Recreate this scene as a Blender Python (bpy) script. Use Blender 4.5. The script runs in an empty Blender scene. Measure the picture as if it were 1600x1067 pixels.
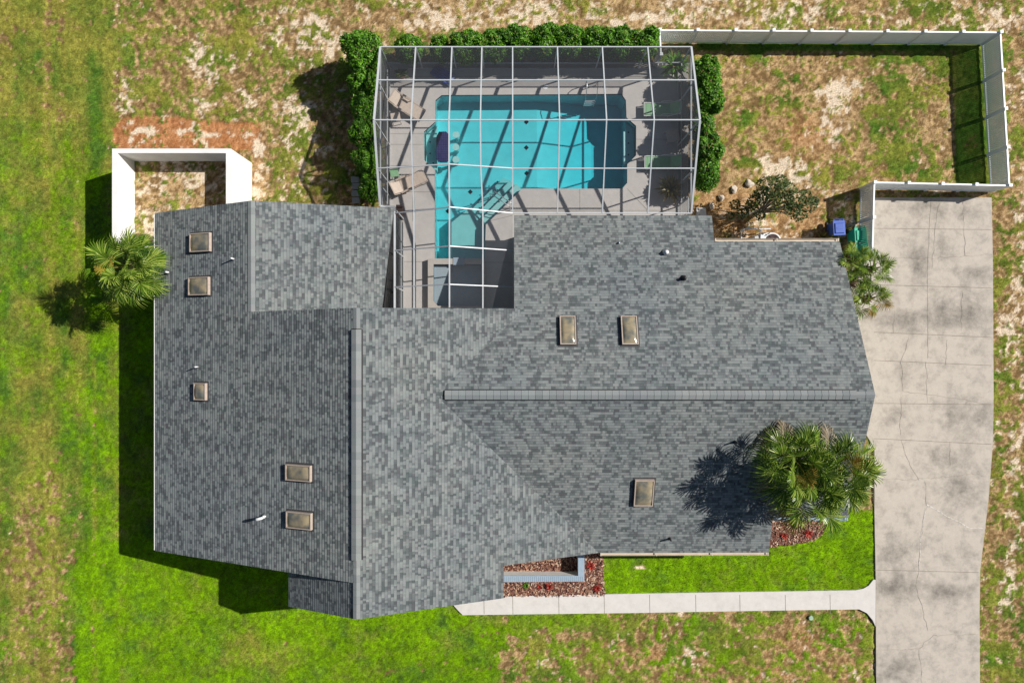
import bpy, bmesh, math, random
import numpy as np
from mathutils import Vector, Matrix
from mathutils.geometry import tessellate_polygon
R = math.radians
random.seed(7); rng = np.random.default_rng(7)
sc = bpy.context.scene
COL = sc.collection

# ---------------------------------------------------------------- camera, sky, sun
H = 35.2                      # drone height, metres
F = 1066.7                    # focal length in photo pixels (24 mm on 36 mm, 1600 px wide)
cam = bpy.data.objects.new('camera', bpy.data.cameras.new('camera'))
COL.objects.link(cam); cam.location = (0, 0, H); cam.rotation_euler = (0, 0, 0)
cam.data.sensor_width = 36; cam.data.lens = 24; cam.data.clip_end = 3000; cam.data.clip_start = .5
sc.camera = cam
SUNV = Vector((1200, 390, 1067)).normalized()
ELEV = math.asin(SUNV.z); AZ = math.atan2(SUNV.x, SUNV.y)
w = bpy.data.worlds.new('World'); sc.world = w; w.use_nodes = True
nt = w.node_tree; bg = nt.nodes['Background']
sky = nt.nodes.new('ShaderNodeTexSky'); sky.sky_type = 'NISHITA'; sky.sun_disc = False
sky.sun_elevation = ELEV; sky.sun_rotation = AZ
nt.links.new(sky.outputs[0], bg.inputs[0]); bg.inputs[1].default_value = 0.05
sun = bpy.data.objects.new('sun', bpy.data.lights.new('sun', 'SUN')); COL.objects.link(sun)
sun.data.energy = 5.0; sun.data.angle = R(.5); sun.data.color = (1, .955, .89)
sun.rotation_euler = SUNV.to_track_quat('Z', 'Y').to_euler()
sc.view_settings.view_transform = 'Standard'; sc.view_settings.look = 'None'
sc.view_settings.exposure = 0.30; sc.view_settings.gamma = 1
sc.cycles.max_bounces = 8; sc.cycles.transparent_max_bounces = 24
sc.cycles.caustics_reflective = False; sc.cycles.caustics_refractive = False

def P(X, Y, z=0.0):
    s = (H - z) / F
    return Vector(((X - 800) * s, -(Y - 533.5) * s, z))

# ---------------------------------------------------------------- helpers
def tag(o, label=None, cat=None, group=None, kind=None):
    if label: o['label'] = label
    if cat: o['category'] = cat
    if group: o['group'] = group
    if kind: o['kind'] = kind
    return o

def empty(name, loc=(0, 0, 0), rz=0, label=None, cat=None, group=None):
    o = bpy.data.objects.new(name, None); COL.objects.link(o)
    o.location = loc; o.rotation_euler = (0, 0, rz); o.empty_display_size = .2
    return tag(o, label, cat, group)

def copy_tree(o, parent=None):
    c = o.copy(); COL.objects.link(c)
    if parent: c.parent = parent
    for ch in list(o.children): copy_tree(ch, c)
    return c

class MB:
    def __init__(s): s.v = []; s.f = []; s.m = []; s.uv = None
    def add(s, vs, fs, mi=0):
        b = len(s.v); s.v += [tuple(p) for p in vs]
        for f in fs: s.f.append([b + i for i in f]); s.m.append(mi)
    def box(s, c, d, rz=0, mi=0, mat=None, taper=1.0):
        cx, cy, cz = c; hx, hy, hz = d[0]/2, d[1]/2, d[2]/2
        cs, sn = math.cos(rz), math.sin(rz); vs = []
        for k, (x, y, z) in enumerate([(-1,-1,-1),(1,-1,-1),(1,1,-1),(-1,1,-1),(-1,-1,1),(1,-1,1),(1,1,1),(-1,1,1)]):
            t = taper if z < 0 else 1
            X, Y, Z = x*hx*t, y*hy*t, z*hz
            vs.append((cx + X*cs - Y*sn, cy + X*sn + Y*cs, cz + Z))
        if mat is not None: vs = [tuple(mat @ Vector(p)) for p in vs]
        s.add(vs, [(0,3,2,1),(4,5,6,7),(0,1,5,4),(1,2,6,5),(2,3,7,6),(3,0,4,7)], mi)
    def bar(s, a, b, w=.05, h=.05, mi=0, up=Vector((0, 0, 1))):
        a, b = Vector(a), Vector(b); d = (b - a)
        if d.length < 1e-6: return
        d.normalize(); up = Vector(up)
        if abs(d.dot(up)) > .99: up = Vector((1, 0, 0))
        x = d.cross(up).normalized() * (w/2); y = x.normalized().cross(d).normalized() * (h/2)
        vs = [a-x-y, a+x-y, a+x+y, a-x+y, b-x-y, b+x-y, b+x+y, b-x+y]
        s.add(vs, [(0,1,2,3),(7,6,5,4),(1,0,4,5),(2,1,5,6),(3,2,6,7),(0,3,7,4)], mi)
    def tube(s, pts, r, n=8, mi=0, cap=True):
        pts = [Vector(p) for p in pts]; rs = r if isinstance(r, (list, tuple)) else [r]*len(pts)
        rings = []
        for i, p in enumerate(pts):
            d = (pts[min(i+1, len(pts)-1)] - pts[max(i-1, 0)]).normalized()
            u = Vector((0, 0, 1)) if abs(d.z) < .9 else Vector((1, 0, 0))
            x = d.cross(u).normalized(); y = d.cross(x)
            rings.append([p + (x*math.cos(2*math.pi*k/n) + y*math.sin(2*math.pi*k/n))*rs[i] for k in range(n)])
        vs = [v for rg in rings for v in rg]; fs = []
        for i in range(len(pts)-1):
            for k in range(n):
                fs.append((i*n+k, i*n+(k+1) % n, (i+1)*n+(k+1) % n, (i+1)*n+k))
        if cap: fs += [tuple(range(n))[::-1], tuple((len(pts)-1)*n+k for k in range(n))]
        s.add(vs, fs, mi)
    def prism(s, poly, z0, z1, mi=0, bottom=True, mside=None):
        n = len(poly)
        a = sum(poly[i][0]*poly[(i+1) % n][1] - poly[(i+1) % n][0]*poly[i][1] for i in range(n))
        if a < 0: poly = poly[::-1]
        vs = [(p[0], p[1], z0) for p in poly] + [(p[0], p[1], z1) for p in poly]
        s.add(vs, [tuple(range(n, 2*n))] + ([tuple(range(n))[::-1]] if bottom else []), mi)
        s.add(vs, [(i, (i+1) % n, n+(i+1) % n, n+i) for i in range(n)], mi if mside is None else mside)
    def build(s, name, mats, parent=None, smooth=False, loc=None, bevel=0):
        me = bpy.data.meshes.new(name); me.from_pydata(s.v, [], s.f)
        if not isinstance(mats, (list, tuple)): mats = [mats]
        for m in mats: me.materials.append(m)
        me.polygons.foreach_set('material_index', s.m)
        if smooth: me.polygons.foreach_set('use_smooth', [True]*len(s.f))
        if s.uv is not None:
            ul = me.uv_layers.new(name='UVMap'); ul.data.foreach_set('uv', np.array(s.uv, dtype=np.float32).ravel())
        me.update()
        o = bpy.data.objects.new(name, me); COL.objects.link(o)
        if parent: o.parent = parent
        if loc is not None: o.location = loc
        if bevel:
            b = o.modifiers.new('bevel', 'BEVEL'); b.width = bevel; b.segments = 2; b.limit_method = 'ANGLE'
        return o

# ---------------------------------------------------------------- materials
def N(t, ty, **k):
    n = t.nodes.new(ty)
    for a, b in k.items(): setattr(n, a, b)
    return n
def newmat(name):
    m = bpy.data.materials.new(name); m.use_nodes = True; t = m.node_tree
    return m, t, t.nodes['Principled BSDF']
def ramp(t, fac, stops, interp='LINEAR'):
    r = N(t, 'ShaderNodeValToRGB'); r.color_ramp.interpolation = interp
    e = r.color_ramp.elements
    while len(e) < len(stops): e.new(.5)
    for x, (p, c) in zip(e, stops): x.position = p; x.color = (*c, 1) if len(c) == 3 else c
    t.links.new(fac, r.inputs[0]); return r.outputs[0]
def noise(t, scale, detail=5, rough=.55, vec=None, dist=0):
    n = N(t, 'ShaderNodeTexNoise'); n.inputs['Scale'].default_value = scale
    n.inputs['Detail'].default_value = detail; n.inputs['Roughness'].default_value = rough
    n.inputs['Distortion'].default_value = dist
    if vec is None:
        g = N(t, 'ShaderNodeTexCoord'); vec = g.outputs['Object']
    t.links.new(vec, n.inputs['Vector']); return n.outputs['Fac']
def math_(t, op, a, b=None, c=None):
    n = N(t, 'ShaderNodeMath', operation=op)
    for i, x in enumerate((a, b, c)):
        if x is None: continue
        if isinstance(x, (int, float)): n.inputs[i].default_value = x
        else: t.links.new(x, n.inputs[i])
    return n.outputs[0]
def mixc(t, f, a, b, mode='MIX'):
    n = N(t, 'ShaderNodeMix', data_type='RGBA', blend_type=mode)
    for i, x in ((0, f), (6, a), (7, b)):
        if isinstance(x, (int, float)): n.inputs[i].default_value = x
        elif isinstance(x, tuple): n.inputs[i].default_value = (*x, 1)
        else: t.links.new(x, n.inputs[i])
    return n.outputs[2]
def bump(t, p, h, strength=.3, dist=.01):
    b = N(t, 'ShaderNodeBump'); b.inputs['Strength'].default_value = strength; b.inputs['Distance'].default_value = dist
    t.links.new(h, b.inputs['Height']); t.links.new(b.outputs[0], p.inputs['Normal'])
def mat(name, c, rough=.6, var=.15, scale=6, metal=0, bmp=0, spec=.4, fine=60):
    m, t, p = newmat(name)
    a = noise(t, scale, 5); b = noise(t, fine, 3)
    f = math_(t, 'ADD', math_(t, 'MULTIPLY', a, .7), math_(t, 'MULTIPLY', b, .3))
    lo = tuple(x*(1-var*1.6) for x in c); hi = tuple(min(1, x*(1+var)) for x in c)
    t.links.new(ramp(t, f, [(.3, lo), (.7, hi)]), p.inputs['Base Color'])
    p.inputs['Roughness'].default_value = rough; p.inputs['Metallic'].default_value = metal
    p.inputs['Specular IOR Level'].default_value = spec
    if bmp: bump(t, p, b, bmp, .01)
    return m

def foliage_mat(name, dark, mid, light, extra=None, trans=.35, rough=.45):
    m, t, p = newmat(name)
    g = N(t, 'ShaderNodeNewGeometry')
    stops = [(0, dark), (.45, mid), (.9, light)]
    if extra: stops = [(0, dark), (.4, mid), (.8, light), (.93, light), (.97, extra)]
    c = ramp(t, g.outputs['Random Per Island'], stops)
    n = noise(t, 1.3, 3)
    c = mixc(t, 1.0, c, ramp(t, n, [(.3, (.72, .72, .72)), (.7, (1.25, 1.2, 1.1))]), 'MULTIPLY')
    t.links.new(c, p.inputs['Base Color']); p.inputs['Roughness'].default_value = rough
    p.inputs['Specular IOR Level'].default_value = .35
    tr = N(t, 'ShaderNodeBsdfTranslucent'); t.links.new(c, tr.inputs[0])
    mx = N(t, 'ShaderNodeMixShader'); mx.inputs[0].default_value = trans
    t.links.new(p.outputs[0], mx.inputs[1]); t.links.new(tr.outputs[0], mx.inputs[2])
    t.links.new(mx.outputs[0], t.nodes['Material Output'].inputs[0])
    return m

def shingle_mat(name, cap=False):
    m, t, p = newmat(name)
    uv = N(t, 'ShaderNodeUVMap'); s = N(t, 'ShaderNodeSeparateXYZ'); t.links.new(uv.outputs[0], s.inputs[0])
    u, v = s.outputs[0], s.outputs[1]
    e = .130 if not cap else 50
    row = math_(t, 'FLOOR', math_(t, 'DIVIDE', v, e))
    wn0 = N(t, 'ShaderNodeTexWhiteNoise', noise_dimensions='1D'); t.links.new(row, wn0.inputs['W'])
    uo = math_(t, 'ADD', u, math_(t, 'MULTIPLY', wn0.outputs['Value'], 7.3))
    def cell(wd, off):
        a = math_(t, 'DIVIDE', math_(t, 'ADD', uo, off), wd)
        # jitter widths
        c = math_(t, 'FLOOR', math_(t, 'ADD', a, math_(t, 'MULTIPLY', math_(t, 'SINE', math_(t, 'MULTIPLY', a, 2.1)), .35)))
        cb = N(t, 'ShaderNodeCombineXYZ'); t.links.new(c, cb.inputs[0]); t.links.new(row, cb.inputs[1]); cb.inputs[2].default_value = off
        wn = N(t, 'ShaderNodeTexWhiteNoise', noise_dimensions='3D'); t.links.new(cb.outputs[0], wn.inputs['Vector'])
        return wn.outputs['Value']
    c1 = cell(.15, .0); c2 = cell(.235, 3.1)
    wn = math_(t, 'ADD', math_(t, 'MULTIPLY', c1, .55), math_(t, 'MULTIPLY', c2, .45))
    # neighbouring courses bunch into darker and lighter drifts
    sc2 = N(t, 'ShaderNodeMapping'); sc2.inputs['Scale'].default_value = (1.6, 2.6, 1)
    t.links.new(uv.outputs[0], sc2.inputs[0])
    big = noise(t, 1.0, 2, .5, sc2.outputs[0])
    val = math_(t, 'ADD', wn, math_(t, 'MULTIPLY', math_(t, 'SUBTRACT', big, .5), .35))
    col = ramp(t, val, [(.15, (.066, .074, .075)), (.38, (.105, .117, .118)), (.52, (.168, .184, .181)), (.85, (.220, .239, .232))])
    if cap: col = ramp(t, val, [(.2, (.19, .205, .205)), (.7, (.24, .255, .25))])
    hue = N(t, 'ShaderNodeTexWhiteNoise', noise_dimensions='1D'); t.links.new(c1, hue.inputs['W'])
    col = mixc(t, .12, col, mixc(t, hue.outputs['Value'], (.16, .25, .24), (.24, .20, .25)))
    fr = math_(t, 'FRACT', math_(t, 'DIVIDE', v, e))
    gr = noise(t, 90, 3, .7)
    col = mixc(t, 1, col, ramp(t, gr, [(.3, (.74, .74, .74)), (.7, (1.22, 1.22, 1.22))]), 'MULTIPLY')
    sm = N(t, 'ShaderNodeMapping'); sm.inputs['Scale'].default_value = (1.7, .12, 1); t.links.new(uv.outputs[0], sm.inputs[0])
    sk = noise(t, 1.0, 4, .6, sm.outputs[0]); col = mixc(t, 1, col, ramp(t, sk, [(.35, (.90, .91, .92)), (.65, (1.07, 1.06, 1.05))]), 'MULTIPLY')
    wth = noise(t, .22, 4, .6)
    col = mixc(t, 1, col, ramp(t, wth, [(.3, (.9, .92, .96)), (.7, (1.08, 1.06, 1.03))]), 'MULTIPLY')
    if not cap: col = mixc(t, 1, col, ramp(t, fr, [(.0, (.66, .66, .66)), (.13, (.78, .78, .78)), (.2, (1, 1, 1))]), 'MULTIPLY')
    t.links.new(col, p.inputs['Base Color']); p.inputs['Roughness'].default_value = .9
    p.inputs['Specular IOR Level'].default_value = .25
    ht = math_(t, 'ADD', math_(t, 'MULTIPLY', gr, .25), math_(t, 'GREATER_THAN', c1, .45))
    bump(t, p, ht, .4, .004)
    return m

M = {}
M['shingle'] = shingle_mat('shingle'); M['cap'] = shingle_mat('ridge_shingle', True)
M['white'] = mat('white_paint', (.80, .80, .79), .5, .05, 2)
M['stucco'] = mat('white_stucco', (.76, .755, .74), .8, .09, 1.2, bmp=.4)
M['wall'] = mat('house_wall', (.62, .60, .56), .8, .06, 1.5)
M['vinyl'] = mat('white_vinyl', (.80, .83, .85), .35, .05, 2)
M['alu'] = mat('cage_white_aluminium', (.48, .50, .52), .4, .08, 3)
M['trim'] = mat('beige_trim', (.55, .47, .37), .5, .12, 3)
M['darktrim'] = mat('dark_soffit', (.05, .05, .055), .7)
M['black'] = mat('black_rubber', (.018, .018, .02), .6)
M['bronze'] = mat('skylight_bronze', (.44, .36, .30), .5, .12, 8)
M['pipe'] = mat('white_pipe', (.75, .76, .76), .4)
M['steel'] = mat('galvanised_steel', (.6, .62, .63), .35, .1, 20, metal=.8)
M['blue_cap'] = mat('ribbed_blue_cap', (.30, .38, .46), .5, .06)
M['sling'] = mat('beige_sling', (.60, .50, .42), .8, .08, 10)
M['beige_frame'] = mat('beige_frame', (.52, .43, .36), .5, .08)
M['green_sling'] = mat('pale_green_sling', (.25, .46, .26), .7, .08, 10)
M['brown'] = mat('dark_brown_resin', (.045, .022, .016), .6)
M['blue_bin'] = mat('blue_plastic', (.03, .09, .42), .45, .1, 4)
M['green_bin'] = mat('green_plastic', (.012, .42, .25), .45, .1, 4)
M['rock'] = mat('pale_rock', (.56, .49, .40), .9, .2, 6, bmp=.5)
M['paver'] = mat('grey_paver', (.33, .34, .33), .9, .12, 6, bmp=.4)
M['bark'] = mat('palm_bark', (.16, .11, .07), .9, .3, 9, bmp=.8)
M['tile'] = mat('black_tile', (.01, .012, .02), .3)
M['coping'] = mat('pool_coping', (.50, .46, .42), .8, .08, 5)
M['plaster'] = mat('pool_plaster', (.45, .79, .77), .7, .08, 1.6)
M['bench'] = mat('pale_pool_bench', (.40, .66, .63), .7, .05, 2.5)
M['spa_plaster'] = mat('spa_plaster', (.16, .30, .36), .7, .06, 3)
M['terracotta'] = mat('terracotta', (.36, .15, .08), .8)
M['red'] = foliage_mat('red_bromeliad', (.25, .02, .02), (.48, .04, .035), (.62, .12, .08))
M['darkfan'] = mat('dark_red_grille', (.05, .012, .012), .6)

def tile_mat():
    m, t, p = newmat('navy_mosaic_tile')
    g = N(t, 'ShaderNodeTexCoord'); b = N(t, 'ShaderNodeTexBrick'); b.offset = 0
    b.inputs['Scale'].default_value = 1; b.inputs['Brick Width'].default_value = .09; b.inputs['Row Height'].default_value = .09
    b.inputs['Mortar Size'].default_value = .008; b.inputs['Color1'].default_value = (.010, .010, .07, 1)
    b.inputs['Color2'].default_value = (.018, .016, .11, 1); b.inputs['Mortar'].default_value = (.05, .06, .15, 1)
    t.links.new(g.outputs['Object'], b.inputs['Vector']); t.links.new(b.outputs[0], p.inputs['Base Color'])
    p.inputs['Roughness'].default_value = .6; p.inputs['Specular IOR Level'].default_value = .2
    return m
M['navy'] = tile_mat()

def glass_dome_mat():
    m, t, p = newmat('smoked_acrylic')
    n = noise(t, 2.2, 2)
    t.links.new(ramp(t, n, [(.35, (.12, .125, .11)), (.65, (.32, .26, .16))]), p.inputs['Base Color'])
    p.inputs['Roughness'].default_value = .16; p.inputs['Specular IOR Level'].default_value = .7
    return m
M['dome'] = glass_dome_mat()

def screen_mat():
    m, t, p = newmat('insect_screen'); t.nodes.remove(p)
    g = N(t, 'ShaderNodeNewGeometry')
    d = N(t, 'ShaderNodeVectorMath', operation='DOT_PRODUCT')
    t.links.new(g.outputs['Normal'], d.inputs[0]); t.links.new(g.outputs['Incoming'], d.inputs[1])
    c = math_(t, 'MAXIMUM', math_(t, 'ABSOLUTE', d.outputs['Value']), .12)
    # woven mesh: open fraction falls as the line of sight gets more oblique
    op = math_(t, 'SUBTRACT', 1, math_(t, 'POWER', .83, math_(t, 'DIVIDE', 1, c)))
    df = N(t, 'ShaderNodeBsdfDiffuse'); df.inputs[0].default_value = (.085, .088, .095, 1)
    tr = N(t, 'ShaderNodeBsdfTransparent'); mx = N(t, 'ShaderNodeMixShader')
    t.links.new(op, mx.inputs[0]); t.links.new(tr.outputs[0], mx.inputs[1]); t.links.new(df.outputs[0], mx.inputs[2])
    t.links.new(mx.outputs[0], t.nodes['Material Output'].inputs[0])
    return m
M['screen'] = screen_mat()

def water_mat(name, tint, vcol, dens):
    m, t, p = newmat(name); t.nodes.remove(p)
    tr = N(t, 'ShaderNodeBsdfTransparent'); tr.inputs[0].default_value = (*tint, 1)
    gl = N(t, 'ShaderNodeBsdfGlossy'); gl.inputs['Roughness'].default_value = .04
    g = N(t, 'ShaderNodeNewGeometry'); d = N(t, 'ShaderNodeVectorMath', operation='DOT_PRODUCT')
    t.links.new(g.outputs['Normal'], d.inputs[0]); t.links.new(g.outputs['Incoming'], d.inputs[1])
    fr = math_(t, 'ADD', .02, math_(t, 'MULTIPLY', .98, math_(t, 'POWER', math_(t, 'SUBTRACT', 1, math_(t, 'ABSOLUTE', d.outputs['Value'])), 5)))
    mx = N(t, 'ShaderNodeMixShader')
    t.links.new(fr, mx.inputs[0]); t.links.new(tr.outputs[0], mx.inputs[1]); t.links.new(gl.outputs[0], mx.inputs[2])
    n = noise(t, 3.5, 3); b = N(t, 'ShaderNodeBump'); b.inputs['Strength'].default_value = .25; b.inputs['Distance'].default_value = .03
    t.links.new(n, b.inputs['Height']); t.links.new(b.outputs[0], gl.inputs['Normal'])
    va = N(t, 'ShaderNodeVolumeAbsorption'); va.inputs[0].default_value = (*vcol, 1); va.inputs[1].default_value = dens
    o = t.nodes['Material Output']; t.links.new(mx.outputs[0], o.inputs[0]); t.links.new(va.outputs[0], o.inputs[1])
    return m
M['water'] = water_mat('pool_water', (.97, .99, 1), (.0, .82, .90), .6)
M['spa_water'] = water_mat('spa_water', (.9, .96, 1), (.1, .6, .85), .5)

def concrete_mat(name, base, stain, st_lo=.5, st_hi=.72, sc1=.42, spots=()):
    m, t, p = newmat(name)
    a = noise(t, sc1, 10, .74, dist=.15); b = noise(t, 2.5, 8, .75); c = noise(t, 45, 4, .7)
    f = math_(t, 'ADD', math_(t, 'MULTIPLY', a, .72), math_(t, 'MULTIPLY', b, .28))
    if spots:
        tc = N(t, 'ShaderNodeTexCoord').outputs['Object']; tot = None
        for X, Y, rx, ry, k in spots:
            p0 = P(X, Y); mp = N(t, 'ShaderNodeMapping'); mp.vector_type = 'POINT'
            sx, sy = F/H/rx, F/H/ry; mp.inputs['Scale'].default_value = (sx, sy, 0); mp.inputs['Location'].default_value = (-p0.x*sx, -p0.y*sy, 0)
            t.links.new(tc, mp.inputs[0]); ln = N(t, 'ShaderNodeVectorMath', operation='LENGTH'); t.links.new(mp.outputs[0], ln.inputs[0])
            g = math_(t, 'MULTIPLY', math_(t, 'POWER', 2.718, math_(t, 'MULTIPLY', math_(t, 'MULTIPLY', ln.outputs['Value'], ln.outputs['Value']), -1)), k)
            tot = g if tot is None else math_(t, 'ADD', tot, g)
        f = math_(t, 'ADD', f, math_(t, 'MULTIPLY', tot, .16))
    col = mixc(t, ramp(t, f, [(st_lo, (0, 0, 0)), (st_hi, (1, 1, 1))]), base, stain)
    col = mixc(t, 1, col, ramp(t, b, [(.3, (.9, .9, .9)), (.7, (1.07, 1.06, 1.05))]), 'MULTIPLY')
    col = mixc(t, 1, col, ramp(t, c, [(.3, (.9, .9, .9)), (.7, (1.08, 1.08, 1.08))]), 'MULTIPLY')
    t.links.new(col, p.inputs['Base Color']); p.inputs['Roughness'].default_value = .9
    bump(t, p, c, .25, .006)
    return m
M['driveway'] = concrete_mat('driveway_concrete', (.48, .432, .372), (.17, .152, .13), .48, .76, 1.3, [(1437, 322, 30, 20, .9), (1500, 330, 40, 16, .5), (1434, 408, 16, 32, 1.3), (1473, 385, 12, 14, 1), (1520, 430, 28, 14, .7), (1415, 500, 40, 18, 1.1), (1480, 490, 30, 26, 1), (1525, 490, 24, 26, .9), (1408, 585, 14, 18, .7), (1515, 650, 40, 26, .9), (1400, 650, 26, 20, .5), (1480, 715, 36, 18, .8), (1500, 765, 28, 26, 1.0), (1398, 860, 28, 24, .9), (1400, 915, 34, 20, 1.2), (1480, 925, 34, 14, 1.1), (1500, 870, 40, 12, .5), (1400, 1045, 34, 26, 1.0), (1520, 1000, 14, 30, .4)])
M['walk'] = concrete_mat('path_concrete', (.60, .575, .545), (.40, .38, .365), .5, .8, 1.2)
M['deck'] = concrete_mat('deck_concrete', (.54, .51, .49), (.42, .39, .37), .5, .8, 1.1)
M['joint'] = mat('joint_dirt', (.21, .18, .145), .95, .3, 5)
M['crack'] = mat('crack_dirt', (.25, .21, .17), .95, .4, 3)
M['patch'] = mat('crack_filler', (.62, .57, .51), .9, .1, 5)

def ground_mat(name='ground_cover'):
    m, t, p = newmat(name)
    at = N(t, 'ShaderNodeAttribute'); at.attribute_name = 'Col'
    f = noise(t, 22, 4, .75); f2 = noise(t, 7, 3, .6)
    c = mixc(t, 1, at.outputs['Color'], ramp(t, f, [(.34, (.42, .42, .42)), (.5, (1, 1, 1)), (.66, (1.6, 1.56, 1.45))]), 'MULTIPLY')
    c = mixc(t, 1, c, ramp(t, f2, [(.3, (.85, .85, .85)), (.7, (1.12, 1.12, 1.12))]), 'MULTIPLY')
    t.links.new(c, p.inputs['Base Color']); p.inputs['Roughness'].default_value = .95
    p.inputs['Specular IOR Level'].default_value = .0
    bump(t, p, f, .5, .02)
    return m
M['ground'] = ground_mat()
def tuft_mat():
    m, t, p = newmat('grass_blades')
    at = N(t, 'ShaderNodeAttribute'); at.attribute_name = 'Col'; g = N(t, 'ShaderNodeNewGeometry')
    c = mixc(t, 1, at.outputs['Color'], ramp(t, g.outputs['Random Per Island'], [(0, (.5, .55, .5)), (.5, (1, 1, 1)), (1, (1.75, 1.6, 1.4))]), 'MULTIPLY')
    t.links.new(c, p.inputs['Base Color']); p.inputs['Roughness'].default_value = .7
    tr = N(t, 'ShaderNodeBsdfTranslucent'); t.links.new(c, tr.inputs[0])
    mx = N(t, 'ShaderNodeMixShader'); mx.inputs[0].default_value = .3
    t.links.new(p.outputs[0], mx.inputs[1]); t.links.new(tr.outputs[0], mx.inputs[2])
    t.links.new(mx.outputs[0], t.nodes['Material Output'].inputs[0])
    return m
M['tuft'] = tuft_mat()

# ---------------------------------------------------------------- ground colour fields (numpy)
class VNoise:
    def __init__(s, seed): s.g = np.random.default_rng(seed).random((256, 256)).astype(np.float32)
    def at(s, x, y):
        xi = np.floor(x).astype(int); yi = np.floor(y).astype(int); fx = x - xi; fy = y - yi
        fx = fx*fx*(3-2*fx); fy = fy*fy*(3-2*fy); a, b, c, d = xi & 255, (xi+1) & 255, yi & 255, (yi+1) & 255
        g = s.g
        return (g[a, c]*(1-fx) + g[b, c]*fx)*(1-fy) + (g[a, d]*(1-fx) + g[b, d]*fx)*fy
    def fbm(s, x, y, f, o=5, gain=.55):
        v = 0; amp = 1; tot = 0
        for i in range(o):
            v = v + amp*s.at(x*f + 17.3*i, y*f - 9.1*i); tot += amp; amp *= gain; f *= 2.03
        return v/tot
n1, n2, n3, n4 = VNoise(1), VNoise(2), VNoise(3), VNoise(4)
def sstep(a, b, x): t = np.clip((x-a)/(b-a), 0, 1); return t*t*(3-2*t)

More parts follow.
